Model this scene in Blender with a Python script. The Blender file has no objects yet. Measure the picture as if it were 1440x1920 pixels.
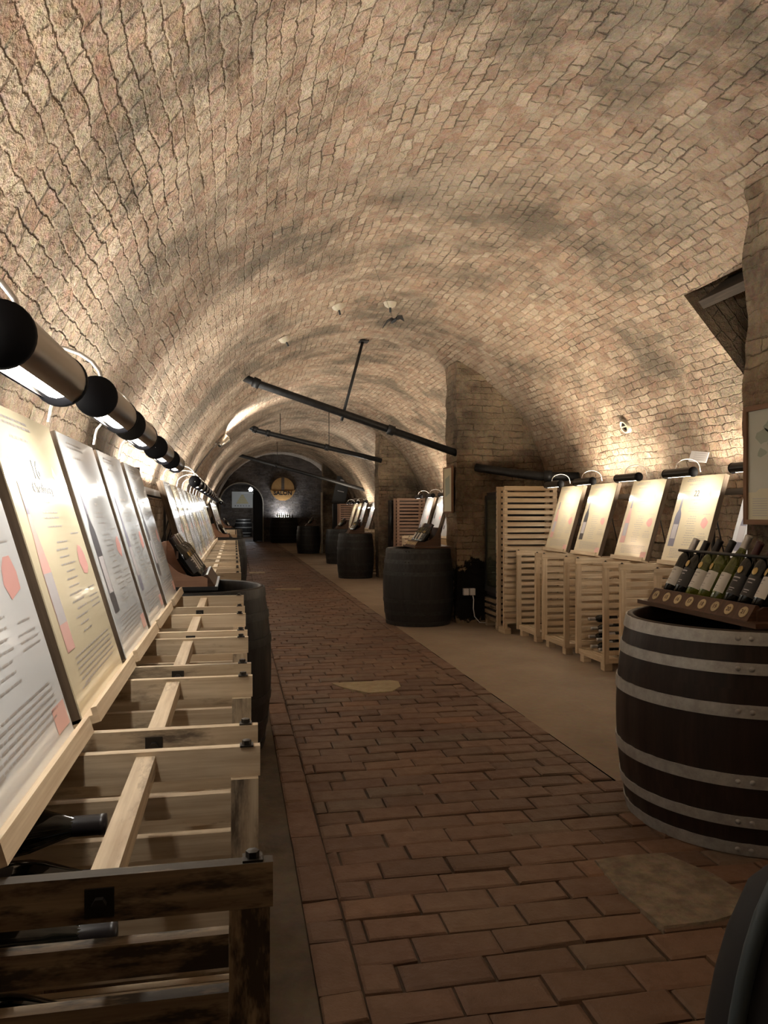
import bpy, math, random
from mathutils import Vector, Matrix, Euler, noise
random.seed(7)
PI = math.pi
sc = bpy.context.scene
COL = sc.collection

# ------------------------------------------------------------------ camera, world, exposure
FPX = 1442.0
YAW = math.atan2(280.0, FPX)
cam_d = bpy.data.cameras.new('camera'); cam = bpy.data.objects.new('camera', cam_d); COL.objects.link(cam)
cam_d.sensor_fit = 'VERTICAL'; cam_d.sensor_height = 24.0; cam_d.lens = FPX/1920*24.0
cam_d.shift_y = 3.0/1920; cam_d.clip_start = 0.05; cam_d.clip_end = 200
cam.location = (0, 0, 1.5); cam.rotation_euler = (PI/2, 0, -YAW)
sc.camera = cam
w = bpy.data.worlds.new('world'); sc.world = w; w.use_nodes = True
w.node_tree.nodes['Background'].inputs[0].default_value = (1, .92, .82, 1)
w.node_tree.nodes['Background'].inputs[1].default_value = 0.0
vs = sc.view_settings
vs.view_transform = 'Standard'; vs.look = 'None'; vs.gamma = 1; vs.use_curve_mapping = False
vs.exposure = 1.45
WARM = (1.0, 0.86, 0.68); NEUT = (1.0, 0.95, 0.86); COOL = (0.80, 0.88, 1.0)

def area_light(name, loc, direction, sx, sy, power, color, parent=None, spread=PI):
    l = bpy.data.lights.new(name, 'AREA'); l.shape = 'RECTANGLE'; l.size = sx; l.size_y = sy
    l.energy = power; l.color = color; l.spread = spread
    o = bpy.data.objects.new(name, l); COL.objects.link(o)
    o.location = loc
    # keep the light's long side (local X) along world/parent Y or X as fitting
    z = -Vector(direction).normalized()
    ax = Vector((0, 1, 0)) if parent is None else Vector((1, 0, 0))
    x = (ax - z*ax.dot(z)).normalized(); y = z.cross(x)
    o.rotation_euler = Matrix((x, y, z)).transposed().to_euler()
    if parent: o.parent = parent
    return o

# added uplights to brighten the vault, mostly behind the boards: (x, y, z, dx, length, power, colour)
ADDED_UPLIGHTS = [
    (-.66, -0.6, 1.70,  .8, 1.2, 12, NEUT, 2.3), (-.66, 1.6, 1.70, .9, 2.3, 10, NEUT, 2.1), (-.66, 3.6, 1.70, .8, 1.6, 10, NEUT, 2.2),
    (-.66, 6.7, 1.70, .6, 2.4, 26, NEUT, PI), (-.66, 9.9, 1.70, .65, 2.4, 18, NEUT, PI),
    (-.66, 13.0, 1.70, .65, 1.0, 9, NEUT, PI), (-.66, 19.0, 1.70, .65, 1.2, 12, NEUT, PI), (-.66, 24.0, 1.70, .65, 1.2, 10, NEUT, PI),
    (4.18, 1.0, 1.70, -.8, 1.4, 17, WARM, 2.4), (4.14, 5.7, 1.72, -.7, 1.0, 12, WARM, 2.6), (4.14, 7.8, 1.72, -.7, 1.2, 20, WARM, 2.8),
    (4.14, 12.2, 1.72, -.6, 1.2, 30, WARM, PI), (4.14, 14.8, 1.72, -.6, 1.0, 12, WARM, PI),
    (4.14, 20.0, 1.72, -.65, 1.2, 26, NEUT, PI), (4.14, 24.4, 1.72, -.65, 1.2, 12, WARM, PI),
    (-.75, 32.5, 1.2, .8, 1.2, 20, WARM, 2.6), (4.9, 33.0, 1.2, -.8, 1.2, 20, WARM, 2.6),
]
LAMP_W = .62
SPOTS = []

# ------------------------------------------------------------------ mesh builder
class MB:
    def __init__(s): s.v = []; s.f = []; s.uv = []; s.m = []; s.sm = []
    def face(s, idx, uvs, m=0, sm=False):
        s.f.append(tuple(idx)); s.uv.append(uvs); s.m.append(m); s.sm.append(sm)
    def box(s, lo, hi, m=0, M=None):
        b = len(s.v); lo = Vector(lo); hi = Vector(hi); sz = hi-lo
        L = max(range(3), key=lambda i: sz[i])
        ou, ov = random.random()*9, random.random()*9
        loc = [Vector((hi.x if i & 1 else lo.x, hi.y if i & 2 else lo.y, hi.z if i & 4 else lo.z)) for i in range(8)]
        for p in loc: s.v.append(tuple((M @ p) if M else p))
        for fc, ax in (((0,2,3,1),2),((4,5,7,6),2),((0,1,5,4),1),((2,6,7,3),1),((0,4,6,2),0),((1,3,7,5),0)):
            o = [a for a in range(3) if a != ax]
            u = L if L in o else o[0]; v_ = [a for a in o if a != u][0]
            s.face([b+i for i in fc], [(loc[i][u]+ou, loc[i][v_]+ov) for i in fc], m)
    def quad(s, ps, m=0, uvs=None, M=None):
        b = len(s.v)
        for p in ps: s.v.append(tuple((M @ Vector(p)) if M else p))
        n = len(ps)
        s.face(range(b, b+n), uvs or [(0,0)]*n, m)
    def lathe(s, prof, n=32, m=0, M=None, sm=True, sx=1, sy=1, mats=None, cap0=False, cap1=False):
        b = len(s.v)
        for r, z in prof:
            for k in range(n):
                a = 2*PI*k/n; p = Vector((r*sx*math.cos(a), r*sy*math.sin(a), z))
                s.v.append(tuple((M @ p) if M else p))
        acc = 0
        for j in range(len(prof)-1):
            r0, z0 = prof[j]; r1, z1 = prof[j+1]; dl = math.hypot(r1-r0, z1-z0); R = max(max(r0, r1), 1e-4)
            for k in range(n):
                k2 = (k+1) % n; a0 = 2*PI*k/n; a1 = 2*PI*(k+1)/n
                s.face((b+j*n+k, b+j*n+k2, b+(j+1)*n+k2, b+(j+1)*n+k),
                       [(acc, a0*R), (acc, a1*R), (acc+dl, a1*R), (acc+dl, a0*R)], mats[j] if mats else m, sm)
            acc += dl
        if cap0: s.face([b+k for k in range(n)][::-1], [(0,0)]*n, mats[0] if mats else m)
        if cap1: s.face([b+(len(prof)-1)*n+k for k in range(n)], [(0,0)]*n, mats[-1] if mats else m)
    def tube(s, pts, r, n=10, m=0, sm=True, caps=True):
        pts = [Vector(p) for p in pts]; b = len(s.v); N = len(pts)
        rr = r if isinstance(r, (list, tuple)) else [r]*N
        up = Vector((0, 0, 1)); prev = None; acc = 0; rows = []
        for i, p in enumerate(pts):
            t = (pts[min(i+1, N-1)]-pts[max(i-1, 0)]).normalized()
            if prev is None:
                a = up if abs(t.z) < .9 else Vector((1, 0, 0)); x = (a-t*a.dot(t)).normalized()
            else: x = (prev-t*prev.dot(t)).normalized()
            prev = x; y = t.cross(x)
            for k in range(n):
                a = 2*PI*k/n; s.v.append(tuple(p+(x*math.cos(a)+y*math.sin(a))*rr[i]))
        for i in range(N-1):
            dl = (pts[i+1]-pts[i]).length
            for k in range(n):
                k2 = (k+1) % n
                s.face((b+i*n+k, b+i*n+k2, b+(i+1)*n+k2, b+(i+1)*n+k),
                       [(acc, k*.01), (acc, k*.01+.01), (acc+dl, k*.01+.01), (acc+dl, k*.01)], m, sm)
            acc += dl
        if caps:
            s.face([b+k for k in range(n)][::-1], [(0,0)]*n, m)
            s.face([b+(N-1)*n+k for k in range(n)], [(0,0)]*n, m)
    def prism(s, poly, d0, d1, axis='y', m=0, M=None):
        """2D polygon extruded along axis; poly in (x,z) for y, (y,z) for x, (x,y) for z"""
        b = len(s.v); n = len(poly)
        def P(p, d):
            return {'y': (p[0], d, p[1]), 'x': (d, p[0], p[1]), 'z': (p[0], p[1], d)}[axis]
        for d in (d0, d1):
            for p in poly:
                q = P(p, d); s.v.append(tuple((M @ Vector(q)) if M else q))
        s.face([b+i for i in range(n)][::-1], [poly[i] for i in range(n)][::-1], m)
        s.face([b+n+i for i in range(n)], list(poly), m)
        for i in range(n):
            j = (i+1) % n
            l = math.hypot(poly[j][0]-poly[i][0], poly[j][1]-poly[i][1])
            s.face((b+i, b+j, b+n+j, b+n+i), [(0, d0), (l, d0), (l, d1), (0, d1)], m)
    def build(s, name, mats, parent=None):
        me = bpy.data.meshes.new(name); me.from_pydata(s.v, [], s.f)
        if not isinstance(mats, (list, tuple)): mats = [mats]
        for mt in mats: me.materials.append(mt)
        ul = me.uv_layers.new(name='uv')
        flat = [c for face in s.uv for q in face for c in q]
        ul.data.foreach_set('uv', flat)
        me.polygons.foreach_set('material_index', s.m)
        me.polygons.foreach_set('use_smooth', s.sm)
        me.update()
        o = bpy.data.objects.new(name, me); COL.objects.link(o)
        if parent: o.parent = parent
        return o

def empty(name, loc=(0,0,0), rot=(0,0,0)):
    o = bpy.data.objects.new(name, None); COL.objects.link(o); o.empty_display_size = .1
    o.location = loc; o.rotation_euler = rot; return o
def tag(o, label, cat, group=None, kind=None):
    o['label'] = label; o['category'] = cat
    if group: o['group'] = group
    if kind: o['kind'] = kind
    return o
def struct(o): o['kind'] = 'structure'; return o
def copy_tree(o, parent=None):
    c = o.copy(); COL.objects.link(c); c.parent = parent
    for ch in list(o.children): copy_tree(ch, c)
    return c
class Proto:
    """first use places the thing itself, later uses copy it with all parts"""
    def __init__(s, root): s.root = root; s.used = False
    def put(s, loc, rot, label, cat, group=None):
        o = s.root if not s.used else copy_tree(s.root)
        s.used = True
        o.location = loc; o.rotation_euler = rot; o.scale = (1, 1, 1)
        for k in ('group',):
            if k in o: del o[k]
        return tag(o, label, cat, group)

# ------------------------------------------------------------------ materials
def mat(name, color=(.5,.5,.5), rough=.6, metal=0, emit=None, es=1, trans=0, spec=.5, coat=0):
    m = bpy.data.materials.new(name); m.use_nodes = True
    b = m.node_tree.nodes['Principled BSDF']
    b.inputs['Base Color'].default_value = (*color, 1); b.inputs['Roughness'].default_value = rough
    b.inputs['Metallic'].default_value = metal; b.inputs['Specular IOR Level'].default_value = spec
    b.inputs['Coat Weight'].default_value = coat
    if trans: b.inputs['Transmission Weight'].default_value = trans
    if emit:
        b.inputs['Emission Color'].default_value = (*emit, 1); b.inputs['Emission Strength'].default_value = es
    return m
class NT:
    def __init__(s, m): s.t = m.node_tree; s.n = s.t.nodes; s.b = s.n['Principled BSDF']
    def new(s, ty, **kw):
        x = s.n.new(ty)
        for k, v in kw.items(): setattr(x, k, v)
        return x
    def link(s, a, b): s.t.links.new(a, b)
    def noise(s, vec, scale, detail=4, rough=.6):
        x = s.new('ShaderNodeTexNoise'); x.inputs['Scale'].default_value = scale
        x.inputs['Detail'].default_value = detail; x.inputs['Roughness'].default_value = rough
        s.link(vec, x.inputs['Vector']); return x
    def ramp(s, fac, stops):
        x = s.new('ShaderNodeValToRGB'); cr = x.color_ramp
        while len(cr.elements) > 1: cr.elements.remove(cr.elements[-1])
        for i, (p, c) in enumerate(stops):
            e = cr.elements[0] if i == 0 else cr.elements.new(p)
            e.position = p; e.color = (*c, 1) if len(c) == 3 else c
        s.link(fac, x.inputs['Fac']); return x.outputs['Color']
    def mix(s, fac, a, b, mode='MIX'):
        x = s.new('ShaderNodeMix', data_type='RGBA', blend_type=mode)
        for sock, val in ((x.inputs[0], fac), (x.inputs[6], a), (x.inputs[7], b)):
            if isinstance(val, (int, float)): sock.default_value = val
            elif isinstance(val, tuple): sock.default_value = (*val, 1)
            else: s.link(val, sock)
        return x.outputs[2]
    def math(s, op, a, b=None):
        x = s.new('ShaderNodeMath', operation=op)
        for i, v in enumerate((a, b)):
            if v is None: continue
            if isinstance(v, (int, float)): x.inputs[i].default_value = v
            else: s.link(v, x.inputs[i])
        return x.outputs[0]
    def mapping(s, vec, scale=(1,1,1), loc=(0,0,0)):
        x = s.new('ShaderNodeMapping'); s.link(vec, x.inputs['Vector'])
        x.inputs['Scale'].default_value = scale; x.inputs['Location'].default_value = loc
        return x.outputs['Vector']
    def bump(s, h, strength=.5, dist=.01, normal=None):
        x = s.new('ShaderNodeBump'); x.inputs['Strength'].default_value = strength
        x.inputs['Distance'].default_value = dist; s.link(h, x.inputs['Height'])
        if normal: s.link(normal, x.inputs['Normal'])
        return x.outputs['Normal']

def brick_mat(name, c1, c2, mortar, bw=.145, rh=.075, dark=(.115,.095,.068), pale=(.52,.42,.31), dark_amt=(.47,.60), warp=.034, bumpd=.03, soot=None):
    m = mat(name, rough=.92, spec=.2); T = NT(m)
    uv = T.new('ShaderNodeTexCoord'); U = uv.outputs['UV']; O = uv.outputs['Object']
    nz = T.noise(U, 5.5, 5, .7)
    wv = T.new('ShaderNodeVectorMath', operation='SUBTRACT'); T.link(nz.outputs['Color'], wv.inputs[0]); wv.inputs[1].default_value = (.5,.5,.5)
    ws = T.new('ShaderNodeVectorMath', operation='SCALE'); T.link(wv.outputs[0], ws.inputs[0]); ws.inputs['Scale'].default_value = warp*2.4
    wa = T.new('ShaderNodeVectorMath', operation='ADD'); T.link(U, wa.inputs[0]); T.link(ws.outputs[0], wa.inputs[1])
    bt = T.new('ShaderNodeTexBrick'); T.link(wa.outputs[0], bt.inputs['Vector'])
    bt.inputs['Scale'].default_value = 1; bt.inputs['Brick Width'].default_value = bw; bt.inputs['Row Height'].default_value = rh
    bt.inputs['Mortar Size'].default_value = .0075; bt.inputs['Mortar Smooth'].default_value = .9; bt.inputs['Bias'].default_value = 0
    bt.inputs['Color1'].default_value = (0,0,0,1); bt.inputs['Color2'].default_value = (1,1,1,1); bt.inputs['Mortar'].default_value = (.5,.5,.5,1)
    per = T.ramp(bt.outputs['Color'], [(0, c1), (.35, tuple(.75*a for a in c1)), (.6, c2), (.86, pale), (1, tuple(.6*a for a in c2))])
    fac = bt.outputs['Fac']
    n1 = T.noise(O, .8, 8, .7); n2 = T.noise(O, 9, 6, .7); n3 = T.noise(O, 42, 4, .6)
    base = T.mix(T.ramp(n2.outputs['Fac'], [(.40, (0,0,0)), (.62, (1,1,1))]), per, mortar)
    dk = T.ramp(n1.outputs['Fac'], [(dark_amt[0], (0,0,0)), (dark_amt[1], (1,1,1))])
    dkb = T.math('MULTIPLY', dk, .80)
    base = T.mix(dkb, base, dark)
    n4 = T.noise(T.mapping(O, (1,1,1), (7,3,1)), .7, 4, .6)
    pl = T.math('MULTIPLY', T.ramp(n4.outputs['Fac'], [(.50, (0,0,0)), (.68, (1,1,1))]), .45)
    base = T.mix(pl, base, pale)
    # joint shade: mortar where it still stands, open dark joints in patches
    n5 = T.noise(T.mapping(O, (1,1,1), (3,9,4)), 3.2, 6, .7)
    openj = T.ramp(n5.outputs['Fac'], [(.44, (0,0,0)), (.58, (1,1,1))])
    jc = T.mix(openj, mortar, tuple(.22*a for a in mortar))
    facm = T.math('MULTIPLY', fac, T.ramp(n5.outputs['Fac'], [(.42, (.12,.12,.12)), (.66, (1,1,1))]))
    base = T.mix(T.math('MULTIPLY', facm, .8), base, jc)
    base = T.mix(.35, base, T.mix(1.0, base, n3.outputs['Color'], 'SOFT_LIGHT'))
    if soot:        # black paint daubed round the sockets
        c, sz = soot
        mp = T.mapping(O, tuple(1/a for a in sz), tuple(-a/b_ for a, b_ in zip(c, sz)))
        ln = T.new('ShaderNodeVectorMath', operation='LENGTH'); T.link(mp, ln.inputs[0])
        v = T.math('ADD', ln.outputs['Value'], T.math('MULTIPLY', T.noise(O, 6, 5, .7).outputs['Fac'], 1.3))
        base = T.mix(T.ramp(T.math('SUBTRACT', v, 1.0), [(.55, (1,1,1)), (.62, (0,0,0))]), base, (.012,.011,.010))
    T.link(base, T.b.inputs['Base Color'])
    bb = T.math('MULTIPLY', bt.outputs['Color'], .35)
    h = T.math('ADD', T.math('SUBTRACT', 1.0, facm), bb)
    h = T.math('ADD', h, T.math('MULTIPLY', n2.outputs['Fac'], 1.6))
    h = T.math('ADD', h, T.math('MULTIPLY', n3.outputs['Fac'], .35))
    T.link(T.bump(h, 1.0, bumpd), T.b.inputs['Normal'])
    return m

def wood_mat(name, light, darkc, stain=(.05,.035,.025), stain_amt=(.62,.72), rough=.65, grain=55, rnd=.25):
    m = mat(name, rough=rough, spec=.3); T = NT(m)
    tc = T.new('ShaderNodeTexCoord'); oi = T.new('ShaderNodeObjectInfo')
    off = T.new('ShaderNodeCombineXYZ'); T.link(T.math('MULTIPLY', oi.outputs['Random'], 37.0), off.inputs[0]); T.link(T.math('MULTIPLY', oi.outputs['Random'], 11.0), off.inputs[1])
    ad = T.new('ShaderNodeVectorMath', operation='ADD'); T.link(tc.outputs['UV'], ad.inputs[0]); T.link(off.outputs[0], ad.inputs[1])
    g = T.noise(T.mapping(ad.outputs[0], (2.2, grain, 1)), 1.0, 5, .6)
    g2 = T.noise(T.mapping(ad.outputs[0], (5, 14, 1)), 1.0, 3, .6)
    gg = T.math('ADD', T.math('MULTIPLY', g.outputs['Fac'], .7), T.math('MULTIPLY', g2.outputs['Fac'], .3))
    c = T.ramp(gg, [(.34, darkc), (.5, tuple((a+b)/2 for a, b in zip(light, darkc))), (.62, light)])
    r = T.math('SUBTRACT', 1.0, T.math('MULTIPLY', oi.outputs['Random'], rnd))
    rc = T.new('ShaderNodeCombineColor'); [T.link(r, rc.inputs[i]) for i in range(3)]
    c = T.mix(1.0, c, rc.outputs[0], 'MULTIPLY')
    st = T.noise(T.mapping(ad.outputs[0], (2.5, 9, 1), (4, 2, 0)), 1.0, 6, .7)
    s_ = T.ramp(st.outputs['Fac'], [(stain_amt[0], (0,0,0)), (stain_amt[1], (1,1,1))])
    c = T.mix(T.math('MULTIPLY', s_, .85), c, stain)
    T.link(c, T.b.inputs['Base Color'])
    T.link(T.bump(gg, .35, .003), T.b.inputs['Normal'])
    return m

M_vault = brick_mat('vault_brick', (.36,.225,.155), (.44,.30,.20), (.40,.315,.225))
M_pier = brick_mat('pier_brick', (.26,.17,.115), (.34,.22,.14), (.32,.25,.165), bw=.29, rh=.085, dark=(.035,.03,.024), pale=(.36,.27,.17), dark_amt=(.42,.60), warp=.035, bumpd=.03)
M_piersoot = brick_mat('pier_brick_painted', (.26,.17,.115), (.34,.22,.14), (.32,.25,.165), bw=.29, rh=.085, dark=(.035,.03,.024), pale=(.36,.27,.17), dark_amt=(.42,.60), warp=.035, bumpd=.03, soot=((3.25, 10.05, .46), (.50, .30, .46)))
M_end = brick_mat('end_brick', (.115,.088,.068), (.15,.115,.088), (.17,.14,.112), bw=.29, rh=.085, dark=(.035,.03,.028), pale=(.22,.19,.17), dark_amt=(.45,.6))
M_wallL = brick_mat('wall_brick', (.24,.17,.12), (.30,.21,.15), (.27,.22,.16), bw=.29, rh=.085, dark=(.05,.045,.035), dark_amt=(.44,.60))

def floor_brick_mat():
    m = mat('floor_brick', rough=.62, spec=.35); T = NT(m)
    tc = T.new('ShaderNodeTexCoord'); U = tc.outputs['UV']; O = tc.outputs['Object']
    # u carries a per-brick random in the integer part
    wn = T.new('ShaderNodeTexWhiteNoise', noise_dimensions='1D')
    sp = T.new('ShaderNodeSeparateXYZ'); T.link(U, sp.inputs[0])
    T.link(T.math('FLOOR', sp.outputs[0]), wn.inputs['W'])
    c = T.ramp(wn.outputs['Value'], [(0, (.105,.060,.038)), (.35, (.135,.074,.046)), (.7, (.165,.092,.057)), (.9, (.125,.088,.06)), (1, (.19,.095,.05))])
    n = T.noise(O, 14, 5, .65)
    c = T.mix(T.ramp(n.outputs['Fac'], [(.5, (0,0,0)), (.75, (.5,.5,.5))]), c, (.10,.062,.04))
    n2 = T.noise(O, 1.2, 4, .6)
    c = T.mix(T.math('MULTIPLY', T.ramp(n2.outputs['Fac'], [(.45, (0,0,0)), (.65, (1,1,1))]), .45), c, (.19,.125,.08))
    n3 = T.noise(O, 60, 4, .7)
    T.link(c, T.b.inputs['Base Color'])
    h = T.math('ADD', T.math('MULTIPLY', n.outputs['Fac'], 1.0), T.math('MULTIPLY', n3.outputs['Fac'], .6))
    T.link(T.bump(h, .8, .008), T.b.inputs['Normal'])
    T.link(T.ramp(n.outputs['Fac'], [(.3, (.5,.5,.5)), (.7, (.75,.75,.75))]), T.b.inputs['Roughness'])
    return m
def ground_mat(name, a, b, scale=1.4, bd=.006):
    m = mat(name, rough=.85, spec=.3); T = NT(m)
    tc = T.new('ShaderNodeTexCoord'); O = tc.outputs['Object']
    n = T.noise(O, scale, 6, .65); n2 = T.noise(O, 25, 5, .7)
    c = T.mix(T.ramp(n.outputs['Fac'], [(.38, (0,0,0)), (.62, (1,1,1))]), a, b)
    c = T.mix(.3, c, T.mix(1.0, c, n2.outputs['Color'], 'SOFT_LIGHT'))
    T.link(c, T.b.inputs['Base Color'])
    T.link(T.bump(n2.outputs['Fac'], .5, bd), T.b.inputs['Normal'])
    return m
M_fbrick = floor_brick_mat()
M_joint = ground_mat('joint_dirt', (.05,.033,.022), (.075,.052,.035), 6)
M_conc = ground_mat('worn_concrete', (.22,.165,.115), (.29,.22,.155), .9)
M_gutter = ground_mat('gutter_cement', (.06,.045,.033), (.12,.09,.06), 2.5)
M_slab = ground_mat('yellow_stone', (.36,.29,.18), (.26,.20,.12), 9, .015)
M_slab2 = ground_mat('grey_stone', (.25,.20,.14), (.15,.115,.08), 14, .02)
M_pine = wood_mat('pine', (.74,.61,.43), (.54,.40,.26), stain_amt=(.64,.78))
M_pineold = wood_mat('weathered_pine', (.62,.50,.35), (.38,.28,.18), stain_amt=(.53,.66))
M_pinedk = wood_mat('mouldy_pine', (.38,.28,.175), (.17,.115,.07), stain=(.012,.010,.007), stain_amt=(.49,.56))
M_frame = wood_mat('board_wood', (.17,.12,.08), (.08,.055,.035), stain_amt=(.56,.70))
M_rust = wood_mat('red_box_wood', (.55,.33,.22), (.40,.22,.15), stain_amt=(.75,.9))
M_mahog = wood_mat('brown_rack_wood', (.11,.055,.030), (.06,.030,.018), stain_amt=(.8,.95), rough=.4)
M_oak = wood_mat('dark_oak', (.030,.017,.012), (.012,.008,.006), stain=(.008,.006,.006), stain_amt=(.55,.75), rough=.5, grain=30, rnd=.1)
M_oakblk = wood_mat('black_oak', (.030,.029,.028), (.014,.013,.012), stain=(.006,.006,.006), stain_amt=(.6,.8), rough=.55, grain=30, rnd=.1)
M_medal = wood_mat('pale_disc', (.62,.50,.30), (.50,.38,.22), stain_amt=(.9,1.0))
M_sign = wood_mat('sign_oak', (.55,.30,.10), (.38,.19,.06), stain=(.16,.06,.02), stain_amt=(.60,.75))
def hoop_mat(name, a, b):
    m = mat(name, rough=.5, metal=.35); T = NT(m); tc = T.new('ShaderNodeTexCoord')
    n = T.noise(tc.outputs['Object'], 18, 6, .7)
    T.link(T.mix(T.ramp(n.outputs['Fac'], [(.35, (0,0,0)), (.7, (1,1,1))]), a, b), T.b.inputs['Base Color'])
    T.link(T.bump(n.outputs['Fac'], .3, .002), T.b.inputs['Normal']); return m
M_hoop = hoop_mat('galvanised_hoop', (.30,.29,.275), (.46,.455,.43))
M_hoopblk = hoop_mat('black_hoop', (.018,.018,.018), (.045,.045,.043))
M_black = mat('black_paint', (.012,.012,.013), .45)
M_blackcap = mat('lamp_cap_black', (.004,.004,.006), .7, spec=.2)
M_pipe = hoop_mat('black_iron', (.012,.012,.013), (.03,.03,.03))
M_bolt = mat('bolt_steel', (.05,.045,.04), .4, .8)
M_chrome = mat('brushed_steel', (.42,.39,.35), .28, 1)
M_shadeblk = mat('black_shade', (.02,.02,.02), .3, .3)
M_wire = mat('white_tube', (.65,.62,.58), .35, .5)
M_glow = mat('lamp_glow', (1,1,1), .5, emit=(1,.95,.86), es=14)
M_glowc = mat('led_glow', (1,1,1), .5, emit=(.85,.92,1), es=30)
M_sheetw = mat('white_sheet', (.66,.68,.70), .16, coat=.3)
M_sheetc = mat('cream_sheet', (.72,.64,.46), .16, coat=.3)
M_ink = mat('grey_ink', (.36,.34,.33), .3)
M_inkdk = mat('dark_ink', (.06,.06,.07), .3)
M_pink = mat('red_ink', (.70,.37,.34), .3)
M_pinkpale = mat('pale_red_ink', (.70,.42,.38), .3)
M_blueink = mat('grey_blue_ink', (.20,.20,.26), .3)
M_greyink = mat('light_grey_ink', (.50,.48,.50), .3)
M_lid = mat('dark_lid', (.03,.032,.03), .18, coat=.5)
M_dkglass = mat('dark_bottle_glass', (.005,.006,.005), .08, coat=.15)
M_grglass = mat('olive_bottle_glass', (.16,.19,.02), .05, trans=.55, coat=.4)
M_foil = mat('silver_foil', (.55,.54,.52), .35, .6)
M_foilb = mat('black_foil', (.015,.013,.015), .35)
M_foilr = mat('maroon_foil', (.05,.012,.014), .4)
M_label = mat('paper_label', (.62,.60,.56), .6)
M_labeldk = mat('black_label', (.03,.03,.032), .5)
M_gold = mat('gold_seal', (.60,.42,.16), .4, .3)
M_plast = mat('white_plastic', (.75,.75,.75), .4)
M_blackfill = mat('black_fill', (.012,.011,.010), .8)  # painted shade in the vent hole, and the low crate's body
M_glass = mat('fridge_glass', (.045,.05,.035), .12, coat=.5)
M_bagc = mat('black_fabric', (.010,.010,.012), .75)
M_bagp = mat('slate_piping', (.045,.06,.07), .6)
M_beam = wood_mat('old_beam', (.09,.065,.045), (.04,.03,.02), stain_amt=(.6,.75))
M_crred = wood_mat('reddish_slats', (.60,.42,.32), (.48,.31,.22), stain_amt=(.8,.95))
M_bat = mat('bat_skin', (.006,.005,.005), .7)
M_plaster = ground_mat('plaster_patch', (.55,.49,.38), (.42,.37,.28), 8)
M_silver = mat('cast_silver', (.6,.57,.5), .3, .9)
M_mapg = mat('map_paper', (.44,.45,.38), .35, coat=.3)
M_mapd = mat('map_green', (.27,.31,.24), .4)
M_mapc = mat('map_cream', (.55,.52,.36), .4)
M_wood_frame = wood_mat('brown_frame', (.30,.17,.10), (.22,.12,.07), stain_amt=(.9,1))
M_gap = mat('board_shadowgap', (.01,.01,.01), .9)
M_posterw = mat('poster_white', (.62,.62,.58), .5)
M_postery = mat('poster_yellow', (.62,.52,.22), .5)

# ------------------------------------------------------------------ the vault
CX, CZ, R = 1.767, 1.199, 2.65
CX3, CZ3, R3 = 2.3, 1.35, 3.3
Y0, YM, YE = -2.5, 29.5, 41.0
A0, A1 = 32.0, 50.0            # niche, degrees
NY0, NY1 = 4.3, 5.46
def vault_mesh(cx, cz, r, y0, y1, da, dy, amp, hole=False):
    b = MB()
    na = int(round(180/da)); ny = int(round((y1-y0)/dy))
    # line up rows with the niche edges
    ys = [y0+(y1-y0)*j/ny for j in range(ny+1)]
    if hole:
        for e in (NY0, NY1):
            k = min(range(len(ys)), key=lambda i: abs(ys[i]-e)); ys[k] = e
    for j in range(ny+1):
        for i in range(na+1):
            a = math.radians(i*da); y = ys[j]
            p = Vector((cx+r*math.cos(a), y, cz+r*math.sin(a)))
            d = noise.noise(p*1.1)*amp*1.6 + noise.noise(p*5)*amp*.6
            rr = r+d
            b.v.append((cx+rr*math.cos(a), y, cz+rr*math.sin(a)))
    for j in range(ny):
        for i in range(na):
            if hole and NY0-1e-4 <= ys[j] and ys[j+1] <= NY1+1e-4 and A0-.01 <= i*da and (i+1)*da <= A1+.01: continue
            k = j*(na+1)+i
            u0, u1 = ys[j], ys[j+1]; v0, v1 = math.radians(i*da)*r, math.radians((i+1)*da)*r
            b.face((k, k+1, k+na+2, k+na+1), [(u0, v0), (u0, v1), (u1, v1), (u1, v0)], 0, True)
    return b
struct(vault_mesh(CX, CZ, R, Y0, 12.0, 1.0, .08, .03, True).build('ceiling', M_vault))
o = vault_mesh(CX, CZ, R, 12.0, YM, 2.0, .16, .03).build('ceiling', M_vault); struct(o)
o = vault_mesh(CX3, CZ3, R3, YM, YE, 3.0, .4, .03).build('ceiling', M_vault); struct(o)
# ring closing the step between the small and the large vault
b = MB()
n = 60
for k in range(n+1):
    a = PI*k/n
    b.v.append((CX+R*math.cos(a), YM, CZ+R*math.sin(a))); b.v.append((CX3+R3*1.02*math.cos(a), YM, CZ3+R3*1.02*math.sin(a)))
for k in range(n): b.face((2*k, 2*k+1, 2*k+3, 2*k+2), [(k*.14, 0), (k*.14, .6), (k*.14+.14, .6), (k*.14+.14, 0)])
struct(b.build('trim_1', M_end))
# niche pocket
b = MB()
def cyl(a, rr, y): a = math.radians(a); return (CX+rr*math.cos(a), y, CZ+rr*math.sin(a))
Ri, Ro = R-.03, R+.55
for (a, c) in (((A0, NY0), (A0, NY1)), ((A0, NY1), (A1, NY1)), ((A1, NY1), (A1, NY0)), ((A1, NY0), (A0, NY0))):
    b.quad([cyl(a[0], Ri, a[1]), cyl(c[0], Ri, c[1]), cyl(c[0], Ro, c[1]), cyl(a[0], Ro, a[1])], 0, [(0,0), (.9,0), (.9,.6), (0,.6)])
b.quad([cyl(A0, Ro, NY0), cyl(A0, Ro, NY1), cyl(A1, Ro, NY1), cyl(A1, Ro, NY0)], 0, [(0,0), (1,0), (1,.9), (0,.9)])
struct(b.build('wall_niche', M_pier))

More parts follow.
